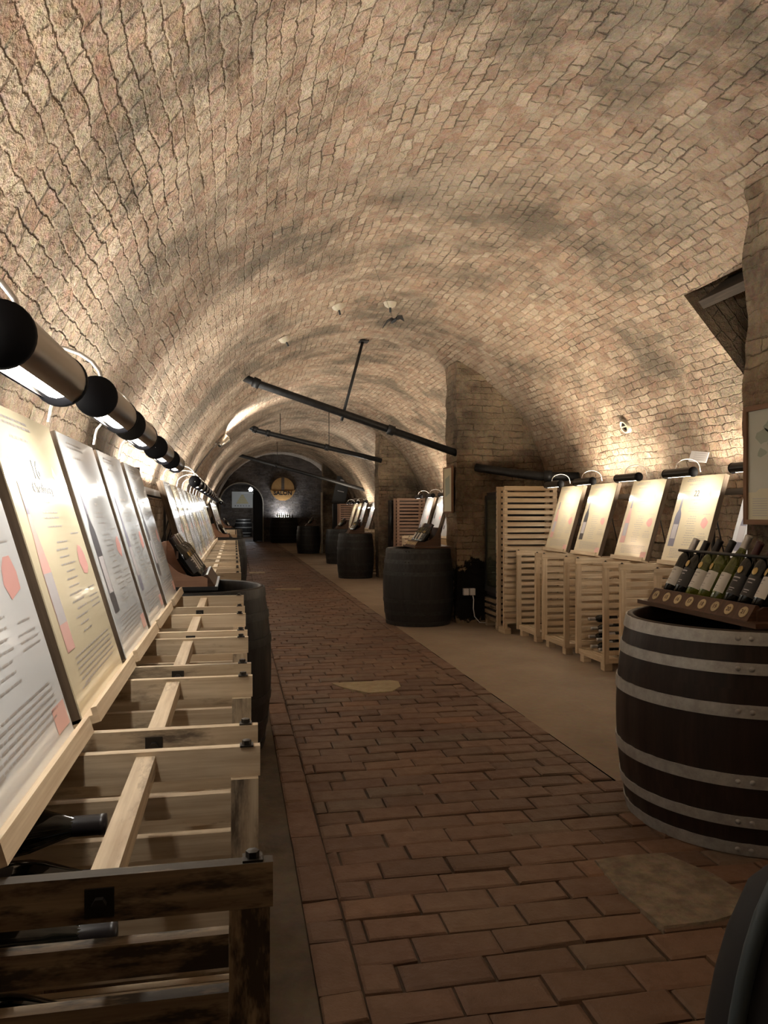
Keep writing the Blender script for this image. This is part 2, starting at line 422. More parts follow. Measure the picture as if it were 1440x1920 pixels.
def grid_wall(name, P, U, V, lu, lv, m, amp=.02, st=.08, top=None):
    """rough wall panel from point P along U (length lu) and V (length lv)"""
    b = MB(); nu = max(1, int(lu/st)); nv = max(1, int(lv/st)); P = Vector(P); U = Vector(U); V = Vector(V); N = U.cross(V)
    for j in range(nv+1):
        for i in range(nu+1):
            p = P+U*(lu*i/nu)+V*(lv*j/nv)
            d = noise.noise(p*1.7)*amp+noise.noise(p*6)*amp*.6
            b.v.append(tuple(p+N*d))
    for j in range(nv):
        for i in range(nu):
            k = j*(nu+1)+i; u0, u1, v0, v1 = lu*i/nu, lu*(i+1)/nu, lv*j/nv, lv*(j+1)/nv
            b.face((k, k+1, k+nu+2, k+nu+1), [(u0, v0), (u1, v0), (u1, v1), (u0, v1)], 0, True)
    return b.build(name, m)
struct(grid_wall('wall_left', (CX-R, Y0, 0), (0,1,0), (0,0,1), YM-Y0, CZ+.02, M_wallL, .015, .15))
struct(grid_wall('wall_right', (CX+R, YM, 0), (0,-1,0), (0,0,1), YM-Y0, CZ+.02, M_wallL, .015, .15))
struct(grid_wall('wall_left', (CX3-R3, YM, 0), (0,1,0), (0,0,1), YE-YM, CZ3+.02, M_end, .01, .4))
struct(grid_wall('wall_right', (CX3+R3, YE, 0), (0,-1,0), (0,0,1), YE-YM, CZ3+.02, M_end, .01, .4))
struct(grid_wall('wall_back', (CX+R, Y0, 0), (-1,0,0), (0,0,1), 2*R, 3.9, M_wallL, .01, .3))

# end wall with the arched doorway
b = MB(); AX, AR, AZ = .35, 1.10, 2.0
xs = [CX3-R3+.0+i*(2*R3)/120 for i in range(121)]
def arch(x):
    return AZ+math.sqrt(max(0, AR*AR-(x-AX)**2)) if abs(x-AX) < AR else 0
def vtop(x):
    return CZ3+math.sqrt(max(0, (R3+.03)**2-(x-CX3)**2))
for i in range(120):
    x0, x1 = xs[i], xs[i+1]
    a0, a1 = arch(x0), arch(x1)
    if (a0 == 0) != (a1 == 0): a0 = a1 = 0 if abs((x0+x1)/2-AX) > AR else max(a0, a1, AZ)
    b.quad([(x0, YE, a0), (x1, YE, a1), (x1, YE, vtop(x1)), (x0, YE, vtop(x0))], 0, [(x0, a0), (x1, a1), (x1, vtop(x1)), (x0, vtop(x0))])
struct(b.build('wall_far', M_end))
b = MB(); pa = [(AX-AR, 0), (AX-AR, AZ)]+[(AX-AR*math.cos(t*PI/24), AZ+AR*math.sin(t*PI/24)) for t in range(1, 24)]+[(AX+AR, AZ), (AX+AR, 0)]
acc = 0
for p, q in zip(pa[:-1], pa[1:]):
    l = math.hypot(q[0]-p[0], q[1]-p[1])
    b.quad([(p[0], YE-.03, p[1]), (q[0], YE-.03, q[1]), (q[0], YE+.5, q[1]), (p[0], YE+.5, p[1])], 0, [(acc, 0), (acc+l, 0), (acc+l, .5), (acc, .5)]); acc += l
    # pale edging round the arch
    s = 1.05
    def sc2(t): return (AX+(t[0]-AX)*1.045, t[1] if t[1] <= AZ else AZ+(t[1]-AZ)*1.045)
    P2, Q2 = sc2(p), sc2(q)
    b.quad([(p[0], YE-.03, p[1]), (P2[0], YE-.03, P2[1]), (Q2[0], YE-.03, Q2[1]), (q[0], YE-.03, q[1])], 1)
struct(b.build('door_1', [M_end, M_plaster]))
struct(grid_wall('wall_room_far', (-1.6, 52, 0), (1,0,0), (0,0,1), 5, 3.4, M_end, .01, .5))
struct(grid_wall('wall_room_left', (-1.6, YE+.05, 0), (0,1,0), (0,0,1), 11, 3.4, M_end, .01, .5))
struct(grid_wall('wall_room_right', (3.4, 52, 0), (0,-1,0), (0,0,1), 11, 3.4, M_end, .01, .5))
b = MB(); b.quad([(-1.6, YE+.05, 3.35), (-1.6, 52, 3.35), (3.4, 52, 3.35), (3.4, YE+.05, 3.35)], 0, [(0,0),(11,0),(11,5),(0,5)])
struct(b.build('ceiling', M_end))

# ------------------------------------------------------------------ piers (transverse walls between the bays)
def pier(name, x0, y0, y1, cx=CX, cz=CZ, r=R, st=.055, amp=.036, soot=False):
    """solid transverse wall from x0 to the vault wall, its head following the vault"""
    b = MB(); xr = cx+r+.05
    nx = int((xr-x0)/st); ny = max(2, int((y1-y0)/st)); nz = int(3.6/st)
    def zt(x): return cz+math.sqrt(max(0.0, (r+.06)**2-(x-cx)**2)) if abs(x-cx) < r+.06 else cz
    def disp(p, n):
        q = Vector(p)
        v = noise.noise_vector(q*1.6)*amp+noise.noise_vector(q*5.5)*amp*.8
        return (p[0]+v.x*.9, p[1]+v.y*.9, p[2])
    def face_grid(f, nu, nv, uvf):
        k0 = len(b.v)
        for j in range(nv+1):
            for i in range(nu+1): b.v.append(f(i/nu, j/nv))
        for j in range(nv):
            for i in range(nu):
                k = k0+j*(nu+1)+i
                b.face((k, k+1, k+nu+2, k+nu+1), [uvf(i/nu, j/nv), uvf((i+1)/nu, j/nv), uvf((i+1)/nu, (j+1)/nv), uvf(i/nu, (j+1)/nv)], 0, False)
    L = xr-x0
    face_grid(lambda s, t: disp((x0+L*s, y0, zt(x0+L*s)*t), (0,-1,0)), nx, nz, lambda s, t: (x0+L*s, zt(x0+L*s)*t))
    face_grid(lambda s, t: disp((x0+L*(1-s), y1, zt(x0+L*(1-s))*t), (0,1,0)), nx, nz, lambda s, t: (x0+L*(1-s), zt(x0+L*(1-s))*t))
    face_grid(lambda s, t: disp((x0, y1+(y0-y1)*s, zt(x0)*t), (-1,0,0)), ny, nz, lambda s, t: (y1+(y0-y1)*s, zt(x0)*t))
    return struct(b.build(name, M_piersoot if soot else M_pier))
pier('wall_pier_near', 3.06, 3.25, 4.20)
pier('wall_pier_middle', 2.96, 10.07, 10.6, soot=True, st=.04)
pier('wall_pier_beyond', 3.28, 17.5, 18.0, st=.09)
pier('wall_pier_last', 3.28, 29.0, 29.5, st=.12)

# ------------------------------------------------------------------ floor
b = MB()
def fq(x0, x1, y0, y1, z, m): b.quad([(x0,y0,z), (x1,y0,z), (x1,y1,z), (x0,y1,z)], m)
PL, PR = .25, 2.09
fq(-2, PL, -2.5, 52, .010, 2); fq(PL, PR, -2.5, 52, 0, 1); fq(PR+.0, 6, 3.9, 52, .010, 3); fq(PR, 6, -2.5, 3.9, 0, 1)
brick_id = 0
def brick(x0, x1, y0, y1):
    global brick_id
    brick_id += 1
    j = .005; g = .0045; c = .010
    x0 += g+random.uniform(-j, j)*.5; x1 -= g+random.uniform(-j, j)*.5; y0 += g+random.uniform(-j, j)*.6; y1 -= g+random.uniform(-j, j)*.6
    zt = .016+random.uniform(-.004, .005); tx = random.uniform(-.003, .003)
    k = len(b.v); cc = c*random.uniform(.7, 1.6)
    for (z, e) in ((0, 0), (zt-.006, 0), (zt, cc)):
        for (px, py) in ((x0+e, y0+e), (x1-e, y0+e), (x1-e, y1-e), (x0+e, y1-e)):
            b.v.append((px+(random.uniform(-.003, .003) if e else 0), py+random.uniform(-.004, .004), z+(tx if px > (x0+x1)/2 else -tx)*(z > 0)))
    U = brick_id % 997
    for r0 in (0, 4):
        for i in range(4):
            i2 = (i+1) % 4
            b.face((k+r0+i, k+r0+i2, k+r0+4+i2, k+r0+4+i), [(U+.5, 0)]*4, 0, False)
    b.face((k+8, k+9, k+10, k+11), [(U+.1, 0), (U+.9, 0), (U+.9, 1), (U+.1, 1)], 0, False)
RP = .147
y = -.6; row = 0
while y < 41:
    # header strips either side
    row += 1
    xL = PL+.142
    x = xL-(0, .15, .075, .225)[row % 4]-random.uniform(0, .02)
    xr = PR-.14 if y > 3.85 else 2.75
    if y > 22: L = .59
    else: L = .297
    while x < xr-.02:
        a, c_ = max(x, xL), min(x+L, xr)
        if c_-a > .05: brick(a, c_, y, y+RP)
        x += L+random.uniform(-.004, .004)
    y += RP
y = -.6
while y < 41:
    L = .297 if random.random() < .6 else .147
    brick(PL, PL+.142, y, y+L)
    if y > 3.85: brick(PR-.14, PR, y, y+L)
    y += L
def slab(poly, z, m):
    k = len(b.v); n = len(poly); cx = sum(p[0] for p in poly)/n; cy = sum(p[1] for p in poly)/n
    for p in poly: b.v.append((p[0], p[1], 0))
    for p in poly: b.v.append((p[0]+(cx-p[0])*.03, p[1]+(cy-p[1])*.03, z))
    for i in range(n): j = (i+1) % n; b.face((k+i, k+j, k+n+j, k+n+i), [(0,0)]*4, m)
    b.face([k+n+i for i in range(n)], [(0,0)]*n, m)
slab([(.82,6.66), (.87,6.52), (.93,6.42), (1.076,6.23), (1.285,6.25), (1.40,6.42), (1.42,6.62), (1.36,6.68)], .026, 4)
slab([(1.50,3.05), (1.47,2.75), (1.50,2.50), (1.70,2.50), (1.87,2.54), (1.95,2.64), (1.93,2.84), (1.83,3.06), (1.66,3.07)], .026, 5)
slab([(.75,15.0), (1.25,14.95), (1.3,15.35), (.8,15.3)], .026, 4)
slab([(.35,19.3), (.75,19.3), (.75,19.8), (.35,19.8)], .026, 4)
struct(b.build('floor', [M_fbrick, M_joint, M_gutter, M_conc, M_slab, M_slab2]))

# ------------------------------------------------------------------ added uplights, their troughs and stands made up
k = 0
for (x, y, z, dx, ln, pw, colr, spr) in ADDED_UPLIGHTS:
    t = empty('added_uplight', (x, y, 0))
    b = MB(); b.box((-.04, -ln/2, z-.06), (.04, ln/2, z-.045)); b.box((-.04, -ln/2, z-.045), (-.03, ln/2, z-.01)); b.box((.03, -ln/2, z-.045), (.04, ln/2, z-.01))
    b.build('trough', M_black, t)
    b = MB()
    for s in (-1, 1): b.box((-.012, s*ln*.4-.012, .01), (.012, s*ln*.4+.012, z-.06))
    b.build('stand', M_black, t)
    b = MB(); b.box((-.02, -ln/2+.03, z-.045), (.02, ln/2-.03, z-.035)); b.build('tube', M_glow, t)
    k += 1
    tag(t, 'added fill light in a made-up black trough on thin stands', 'light', 'added fill lights')
    area_light('added_uplight_area', (x, y, z+.01), (dx, 0, 1), ln, .05, pw, colr, None, spr)

# ------------------------------------------------------------------ display board
def text_obj(txt, size, m, name, parent, M, extrude=.0006, align='CENTER', bold=False):
    cu = bpy.data.curves.new('t', 'FONT'); cu.body = txt; cu.size = size; cu.extrude = extrude; cu.align_x = align; cu.align_y = 'CENTER'
    if bold: cu.offset = size*.02
    ob = bpy.data.objects.new('t', cu); COL.objects.link(ob)
    dg = bpy.context.evaluated_depsgraph_get(); me = bpy.data.meshes.new_from_object(ob.evaluated_get(dg))
    bpy.data.objects.remove(ob); me.name = name; me.materials.clear(); me.materials.append(m)
    me.transform(M)
    o = bpy.data.objects.new(name, me); COL.objects.link(o)
    if parent: o.parent = parent
    return o
BW, BH = .60, .80
FRONT = Matrix(((1,0,0,0), (0,0,-1,0), (0,1,0,0), (0,0,0,1)))      # text plane XY -> XZ facing -Y
def make_board(sheet, shape, label_m, number=None, name=None, seed=0, stamp=True):
    rnd = random.Random(seed)
    t = empty('display_board')
    b = MB(); h = BW/2
    b.box((-h, .001, 0), (-h+.05, .044, BH)); b.box((h-.05, .001, 0), (h, .044, BH))
    b.box((-h+.05, .004, BH-.05), (h-.05, .030, BH)); b.box((-h+.05, .004, 0), (h-.05, .030, .05)); b.box((-h+.05, .004, .05), (h-.05, .010, BH-.05))
    b.build('backing_frame', M_frame, t)
    b = MB(); b.box((-h+.002, -.0015, .006), (h-.002, .001, BH-.002)); b.build('sheet', sheet, t)
    b = MB(); b.box((-h, -.036, -.012), (h, .034, .008)); b.box((-h, -.036, .008), (h, -.024, .026)); b.build('ledge', M_pine, t)
    b = MB(); b.tube([(h-.06, .03, .5), (h-.06, .26, .10)], .006, 6); b.tube([(-h+.06, .03, .5), (-h+.06, .26, .10)], .006, 6); b.build('prop_rod', M_black, t)
    Y = -.0023
    def rect(b, x0, x1, z0, z1, m=0): b.quad([(x0, Y, z0), (x1, Y, z0), (x1, Y, z1), (x0, Y, z1)], m)
    # printed lines
    b = MB()
    def line(xc, z, w_, hh=.0045):
        x = xc-w_/2
        while x < xc+w_/2:
            ww = rnd.uniform(.012, .04); rect(b, x, min(x+ww, xc+w_/2), z, z+hh); x += ww+.006
    for z, w_ in ((.765, .22), (.75, .26), (.715, .16)): line(-.08, z, w_, .008)
    for z, w_ in ((.655, .13), (.64, .10), (.625, .13)): line(-.17, z, w_)
    if not name: line(0, .575, .15, .012)
    line(0, .545, .05, .01)
    for z in (.515, .50, .475): line(0, z, .15)
    for k2 in range(13): line(rnd.uniform(.0, .03), .43-k2*.021, rnd.uniform(.09, .16))
    line(.20, .45, .1); line(.20, .28, .08)
    for z in (.255, .24, .225): line(.20, z, .12, .004)
    for k2 in range(6): line(.02, .135-k2*.014, .44-.05*(k2 == 5), .0045)
    line(-.17, .06, .1, .004)
    b.build('printed_lines', M_ink, t)
    if number:
        text_obj(number, .075, M_inkdk, 'printed_number', t, Matrix.Translation((-.02, Y, .635)) @ FRONT)
    if name:
        text_obj(name, .04, M_inkdk, 'printed_title', t, Matrix.Translation((.0, Y, .585)) @ FRONT, .0004)
    # bottle picture
    b = MB(); bx, bz, bh = -.21, .16, .44
    w0 = .045
    if shape == 'flute': prof = [(w0*.85, 0), (w0*.85, .45), (w0*.55, .62), (w0*.3, .8), (w0*.28, 1)]
    elif shape == 'bordeaux': prof = [(w0, 0), (w0, .6), (w0*.8, .68), (w0*.32, .76), (w0*.3, 1)]
    else: prof = [(w0, 0), (w0, .48), (w0*.75, .6), (w0*.38, .75), (w0*.3, 1)]
    pts = [(bx+r, bz+z*bh) for r, z in prof]+[(bx-r, bz+z*bh) for r, z in prof[::-1]]
    b.quad([(p[0], Y, p[1]) for p in pts], 0)
    Y2 = Y-.0004
    b.quad([(bx-w0*.8, Y2, bz+.07), (bx+w0*.8, Y2, bz+.07), (bx+w0*.8, Y2, bz+.2), (bx-w0*.8, Y2, bz+.2)], 1)
    b.quad([(bx-w0*.28, Y2, bz+bh*.8), (bx+w0*.28, Y2, bz+bh*.8), (bx+w0*.28, Y2, bz+bh), (bx-w0*.28, Y2, bz+bh)], 2)
    b.build('bottle_picture', [label_m, M_greyink, M_blueink], t)
    b = MB(); cx, cz = .20, .375
    pts = []
    for k2 in range(8):
        a = 2*PI*k2/8+.2; r = .052*rnd.uniform(.7, 1.1); pts.append((cx+r*math.cos(a), Y, cz+r*math.sin(a)))
    b.quad(pts, 0); b.build('taste_chart', M_pink, t)
    b = MB(); b.quad([(.15, Y, .63), (.19, Y, .60), (.19, Y, .63), (.17, Y, .66)], 0); b.build('leaf_mark', M_ink, t)
    if stamp:
        b = MB(); rect(b, .19, .285, .03, .085); b.build('red_stamp', M_pinkpale, t)
    return t
B_white = Proto(make_board(M_sheetw, 'flute', M_blueink, seed=1))
B_white2 = Proto(make_board(M_sheetw, 'bordeaux', M_inkdk, seed=2))
B_cream = Proto(make_board(M_sheetc, 'bordeaux', M_inkdk, seed=3))
B_cream2 = Proto(make_board(M_sheetc, 'burgundy', M_pinkpale, seed=4))
LEAN = math.radians(16.5)
LX, RX = -.315, 3.71            # foot lines of the boards
CT = 1.047                      # top of the crates
def brd(proto, side, yc, label, group):
    x = LX if side == 'L' else RX
    rz = PI/2 if side == 'L' else -PI/2
    rot = (Matrix.Rotation(rz, 4, 'Z') @ Matrix.Rotation(-LEAN, 4, 'X')).to_euler()
    o = proto.put((x, yc, CT+.014), rot, label, 'display board', group)
    o.scale = (1, 1, .89 if side == 'L' else 1)
    return o
ORD = ['first', 'second', 'third', 'fourth', 'fifth', 'sixth', 'seventh', 'eighth', 'ninth', 'tenth', 'eleventh', 'twelfth']

# left, near group
b0 = brd(B_white, 'L', 1.33, 'cool white wine board cut off by the left edge, red stamp in its corner', 'wine boards in the near left row')
b16 = Proto(make_board(M_sheetc, 'flute', M_pinkpale, number='16', name='Chardonnay', seed=9, stamp=False))
brd(b16, 'L', 2.01, 'cream wine board numbered 16 and titled Chardonnay', 'wine boards in the near left row')
brd(B_white2, 'L', 2.69, 'white wine board right beyond the cream board numbered 16', 'wine boards in the near left row')
brd(B_white, 'L', 3.37, 'white wine board, second beyond the cream board numbered 16', 'wine boards in the near left row')
brd(B_white2, 'L', 4.10, 'white wine board just before the first barrel on the left', 'wine boards in the near left row')
LB1 = [1.33, 2.01, 2.69, 3.37, 4.10]
LB2 = [6.10+.70*i for i in range(11)]
for i, y in enumerate(LB2):
    brd((B_white, B_white2, B_cream)[(i*2) % 3], 'L', y, f'{ORD[i]} wine board beyond the first barrel on the left', 'wine boards in the middle left row')
LB3 = [17.2+.95*i for i in range(6)]
for i, y in enumerate(LB3):
    brd((B_white, B_cream)[i % 2], 'L', y, f'{ORD[i]} wine board beyond the second barrel on the left', 'wine boards in the far left row')
# right bays
b22 = Proto(make_board(M_sheetc, 'bordeaux', M_blueink, number='22', seed=12, stamp=False))
brd(B_white, 'R', 5.03, 'white wine board half hidden behind the pier with the framed map', 'wine boards in the near right bay')
brd(b22, 'R', 5.94, 'cream wine board numbered 22', 'wine boards in the near right bay')
brd(B_cream2, 'R', 6.80, 'cream wine board left of the one numbered 22, with a pink bottle picture', 'wine boards in the near right bay')
brd(B_cream, 'R', 7.73, 'cream wine board, second to the left of the one numbered 22', 'wine boards in the near right bay')
brd(B_cream2, 'R', 8.53, 'cream wine board next to the tall slatted crate stack', 'wine boards in the near right bay')
RB1 = [5.03, 5.94, 6.80, 7.73, 8.53]
RB2 = [13.4, 14.3, 15.25]
for i, y in enumerate(RB2[::-1]):
    brd(B_white2 if i else B_white, 'R', y, f'{ORD[i]} white board from the reddish slat stack in the second right bay', 'wine boards in the second right bay')
RB3 = [19.6, 21.7, 23.2, 24.2, 25.2]
for i, y in enumerate(RB3[::-1]):
    brd(B_cream if i < 2 else B_white, 'R', y, f'{ORD[i]} board from the stack in the third right bay', 'wine boards in the third right bay')

# ------------------------------------------------------------------ lamps over the boards
def make_lamp(shade_m, L=.34, r=.042, power=LAMP_W, colr=NEUT):
    """local X along the board, -Y to the aisle; origin at the lamp's foot on the board head"""
    t = empty('picture_lamp')
    b = MB(); n = 22; a0, a1 = math.radians(-55), math.radians(235)
    # shade: open at the bottom towards the board
    k = len(b.v)
    for rr in (r, r-.003):
        for x in (-L/2, L/2):
            for i in range(n+1):
                a = a0+(a1-a0)*i/n-math.radians(6); b.v.append((x, -rr*math.cos(a), rr*math.sin(a)))
    N = n+1
    for i in range(n):
        b.face((i, i+1, N+i+1, N+i), [(0,0)]*4, 0, True); b.face((2*N+i, 3*N+i, 3*N+i+1, 2*N+i+1), [(0,0)]*4, 0, True)
    b.build('shade', shade_m, t)
    for s in (-1, 1):
        b = MB(); Mx = Matrix.Translation((s*L/2, 0, 0)) @ Matrix.Rotation(PI/2, 4, 'Y')
        b.lathe([(0.001, -.007), (r*1.02, -.007), (r*1.05, -.003), (r*1.05, .003), (r*1.02, .007), (.001, .007)], 28, 0, Mx, True); b.build('end_cap', M_blackcap, t)
    b = MB(); b.tube([(-L/2+.01, 0, -.008), (-L/2+.03, 0, -.008), (L/2-.03, 0, -.008), (L/2-.01, 0, -.008)], [.012, .026, .026, .012], 14); b.build('bulb', M_glow, t)
    b = MB()
    pts = [(-.06, .235, .015-.0)]
    for i in range(11):
        a = PI*i/10; pts.append((-.06, .118+.112*math.cos(a), .05+.075*math.sin(a)))
    pts[-1] = (-.06, .0, .03)
    b.tube(pts, .0045, 8); b.build('arm', M_wire, t)
    area_light('lamp_light', (0, .025, -.042), (0, .8, -.75), L-.06, .03, power, colr, t, math.radians(175))
    return t
L_steel = Proto(make_lamp(M_chrome))
L_black = Proto(make_lamp(M_shadeblk, .40, .040, LAMP_W*1.15, WARM))
def lamp(side, yc, label, group, zo=0.0):
    x = (-.287 if side == 'L' else 3.66)
    return (L_steel if side == 'L' else L_black).put((x, yc, (1.735 if side == 'L' else 1.84)+zo), (0, 0, PI/2 if side == 'L' else -PI/2), label, 'lamp', group)
NM = ['over the nearest left board', 'over the board numbered 16', 'over the second board beyond the number 16', 'over the third board', 'over the fourth board']
lab = ['largest steel tube lamp with black end cap, at the left edge', 'steel tube lamp, second from the camera on the left', 'steel tube lamp, third from the camera on the left', 'steel tube lamp, fourth from the camera on the left', 'steel tube lamp, fifth from the camera on the left']
for i, y in enumerate(LB1): lamp('L', y-.13+(0, 0, -.16, -.12, -.2)[i], lab[i], 'steel lamps over the near left row', (-.012, .012, .012, .01, .01)[i])
for i, y in enumerate(LB2): lamp('L', y-.13, f'steel tube lamp over the {ORD[i]} board beyond the first left barrel', 'steel lamps over the middle left row')
for i, y in enumerate(LB3): lamp('L', y-.13, f'steel tube lamp over the {ORD[i]} board beyond the second left barrel', 'steel lamps over the far left row')
lab = ['black tube lamp half hidden behind the framed map pier', 'black tube lamp over the board numbered 22', 'black tube lamp over the board left of number 22', 'black tube lamp, third from the framed map pier', 'black tube lamp nearest the tall crate stack']
for i, y in enumerate(RB1): lamp('R', y-.08, lab[i], 'black lamps in the near right bay')
for i, y in enumerate(RB2[::-1]): lamp('R', y-.08, f'tube lamp over the {ORD[i]} board from the reddish stack in the second right bay', 'black lamps in the second right bay')
for i, y in enumerate(RB3[::-1]): lamp('R', y-.08, f'tube lamp over the {ORD[i]} board from the stack in the third right bay', 'black lamps in the third right bay')

# ------------------------------------------------------------------ slatted crates
def make_crate(ly, lx=.60, m_front=None, beam=True, m=None, name='slatted_crate'):
    """open face towards +X; local origin at floor centre"""
    m = m or M_pine; m_front = m_front or m
    t = empty(name); hx, hy = lx/2, ly/2; z0, z1 = .085, CT
    for sx in (-1, 1):
        for sy in (-1, 1):
            x0, x1 = sorted((sx*hx, sx*(hx-.052))); y0, y1 = sorted((sy*hy, sy*(hy-.035)))
            b = MB(); b.box((x0, y0, z0), (x1, y1, z1-.0585))
            b.build('corner_post', m_front if sy < 0 else m, t)
    for sy in (-1, 1):
        b = MB(); mm = m_front if sy < 0 else m
        y0, y1 = sorted((sy*hy, sy*(hy-.021)))
        b.box((-hx, y0, z1-.058), (hx+.004, y1, z1))
        z = z1-.058-.030
        while z > z0+.04:
            b.box((-hx+.0525, y0, z-.043), (hx-.0525, y1, z)); z -= .075
        b.build('slatted_side', mm, t)
    b = MB(); z = z1-.03
    while z > z0+.04:
        b.box((-hx-.018, -hy+.02, z-.045), (-hx, hy-.02, z)); z -= .075
    b.build('slatted_back', m, t)
    b = MB(); y = -hy+.03
    b.box((hx-.04, -hy+.02, z0), (hx-.02, hy-.02, z0+.05))
    x = -hx+.03
    while x < hx-.07: b.box((x, -hy+.02, z0+.02), (x+.05, hy-.02, z0+.035)); x += .085
    b.build('slatted_bottom', m, t)
    for sx in (-1, 1):
        for sy in (-1, 1):
            b = MB(); b.box((sx*(hx-.07)-.04, sy*(hy-.09)-.04, .011), (sx*(hx-.07)+.04, sy*(hy-.09)+.04, z0)); b.build('foot_block', m, t)
    if beam:
        b = MB(); b.box((.072, -hy+.021, z1-.045), (.107, hy-.021, z1-.008)); b.build('cross_beam', m, t)
    for sy in (-1, 1):
        b = MB(); b.box((hx-.035, sy*(hy-.014)-.012, z1), (hx-.009, sy*(hy-.014)+.012, z1+.003))
        b.lathe([(.009, z1+.003), (.009, z1+.011), (.0001, z1+.012)], 6, 0, Matrix.Translation((hx-.022, sy*(hy-.014), 0)), False); b.build('top_bolt', M_bolt, t)
    b = MB(); b.box((.072, -hy-.003, z1-.050), (.107, -hy, z1-.014))
    b.lathe([(.009, 0), (.009, .008), (.0001, .009)], 6, 0, Matrix.Translation((.09, -hy-.003, z1-.032)) @ Matrix.Rotation(PI/2, 4, 'X'), False); b.build('bracket', M_bolt, t)
    return t
C_L = Proto(make_crate(.53, m=M_pine))
C_Lw = Proto(make_crate(.53, m=M_pineold))
C_near = Proto(make_crate(.53, m=M_pineold, m_front=M_pinedk))
C_R = Proto(make_crate(.62, m=M_pine, beam=False))
CXL, CXR = -.255, 3.70
LC1 = [1.01, 1.67, 2.36, 3.03, 3.82]
lab = ['nearest pine crate, its slats blackened by damp', 'weathered pine crate, second from the camera on the left', 'weathered pine crate, third from the camera on the left', 'pale pine crate, fourth from the camera on the left', 'pale pine crate touching the first left barrel']
for i, y in enumerate(LC1):
    p = (C_near, C_Lw, C_Lw, C_L, C_L)[i]
    p.put((CXL, y+.265, 0), (0,0,0), lab[i], 'crate', 'crates in the near left row')
LC2 = [6.06+.68*i for i in range(11)]
for i, y in enumerate(LC2): (C_L, C_Lw)[i % 3 == 2].put((CXL, y+.22, 0), (0,0,0), f'{ORD[i]} slatted crate beyond the first left barrel', 'crate', 'crates in the middle left row')
LC3 = [17.2+.95*i for i in range(6)]
for i, y in enumerate(LC3): C_L.put((CXL, y, 0), (0,0,0), f'{ORD[i]} slatted crate beyond the second left barrel', 'crate', 'crates in the far left row')
RC1 = [5.2, 6.09, 6.995, 7.865, 8.66]
lab = ['slatted crate right behind the big hooped barrel', 'slatted crate under the board numbered 22', 'slatted crate holding silver-capped bottles on its lowest rows', 'slatted crate with dark stained slats, second from the tall stack', 'slatted crate beside the tall crate stack']
for i, y in enumerate(RC1): C_R.put((CXR, y, 0), (0,0,PI), lab[i], 'crate', 'crates in the near right bay')
for i, y in enumerate(RB2): C_R.put((CXR, y, 0), (0,0,PI), f'{ORD[i]} slatted crate in the second right bay', 'crate', 'crates in the second right bay')
for i, y in enumerate(RB3): C_R.put((CXR, y, 0), (0,0,PI), f'{ORD[i]} slatted crate in the third right bay', 'crate', 'crates in the third right bay')
C_R.put((3.43, 18.45, 0), (0,0,PI), 'slatted crate standing right behind the second pier', 'crate')

# tall stacks facing the camera
def tall_stack(x0, x1, y0, y1, m, label):
    t = empty('tall_slatted_rack', ((x0+x1)/2, (y0+y1)/2, 0)); hx = (x1-x0)/2; hy = (y1-y0)/2
    for sx in (-1, 1):
        for sy in (-1, 1):
            b = MB(); b.box((sx*hx-(.05 if sx > 0 else 0), sy*hy-(.03 if sy > 0 else 0), .08), (sx*hx+(0 if sx > 0 else .05), sy*hy+(0 if sy > 0 else .03), 1.83)); b.build('corner_post', m, t)
    for sy in (-1, 1):
        b = MB(); z = 1.84
        while z > .12:
            b.box((-hx+.002, sy*hy-(.0 if sy > 0 else .018), z-.048), (hx-.002, sy*hy+(.018 if sy > 0 else 0), z)); z -= .075
        b.build('slatted_side', m, t)
    b = MB()
    for sx in (-1, 1): b.box((sx*(hx-.06)-.04, -hy+.01, .008), (sx*(hx-.06)+.04, hy-.01, .08))
    b.build('foot_block', m, t)
    return tag(t, label, 'rack')
tall_stack(3.26, 3.96, 9.04, 9.30, M_pine, 'tall slatted pine rack beside the glass-door fridge')
tall_stack(3.52, 4.15, 16.6, 17.0, M_crred, 'tall reddish slatted rack in the second right bay')
tall_stack(3.55, 4.10, 26.4, 26.9, M_crred, 'tall reddish slatted rack in the third right bay')

# ------------------------------------------------------------------ barrels
def make_barrel(rr, rb, H, m_wood, m_hoop, hoops, name='barrel', sx=1, lid=True, hw=.05, stavegap=True):
    t = empty(name)
    def rad(z):
        q = 2*z/H-1; return rr+(rb-rr)*(1-q*q)
    n = 96
    prof = [(rad(H*i/16), H*i/16) for i in range(17)]
    prof += [(rr-.012, H+.006), (rr-.030, H), (rr-.036, H-.09)]
    b = MB(); b.lathe(prof, n, 0, None, True, sx)
    # shallow stave joints
    for k in range(0, n, 4):
        for j in range(17):
            i = j*n+k; x, y, z = b.v[i]; b.v[i] = (x*.992, y*.992, z)
    b.build('staves', m_wood, t)
    for (z, wd) in hoops:
        b = MB(); d = .006
        b.lathe([(rad(z-wd/2)-.004, z-wd/2), (rad(z-wd/2)+d, z-wd/2), (rad(z)+d, z), (rad(z+wd/2)+d, z+wd/2), (rad(z+wd/2)-.004, z+wd/2)], n, 0, None, False, sx)
        h = b.build('hoop', m_hoop, t)
        b = MB()
        for a in (2.0, 4.15):
            for da in (-.05, .05):
                R_ = rad(z)+d
                c = Vector((R_*sx*math.cos(a+da), R_*math.sin(a+da), z))
                b.lathe([(.012, 0), (.011, .004), (.0001, .006)], 8, 0, Matrix.Translation(c) @ Matrix.Rotation(a+da, 4, 'Z') @ Matrix.Rotation(PI/2, 4, 'Y'), True)
        b.build('rivet', m_hoop, h)
    b = MB(); b.lathe([(.001, H-.072), (rr-.033, H-.072), (rr-.033, H-.09), (.001, H-.09)], 64, 0, None, False, sx); b.build('lid', M_lid, t)
    return t
H1 = .97
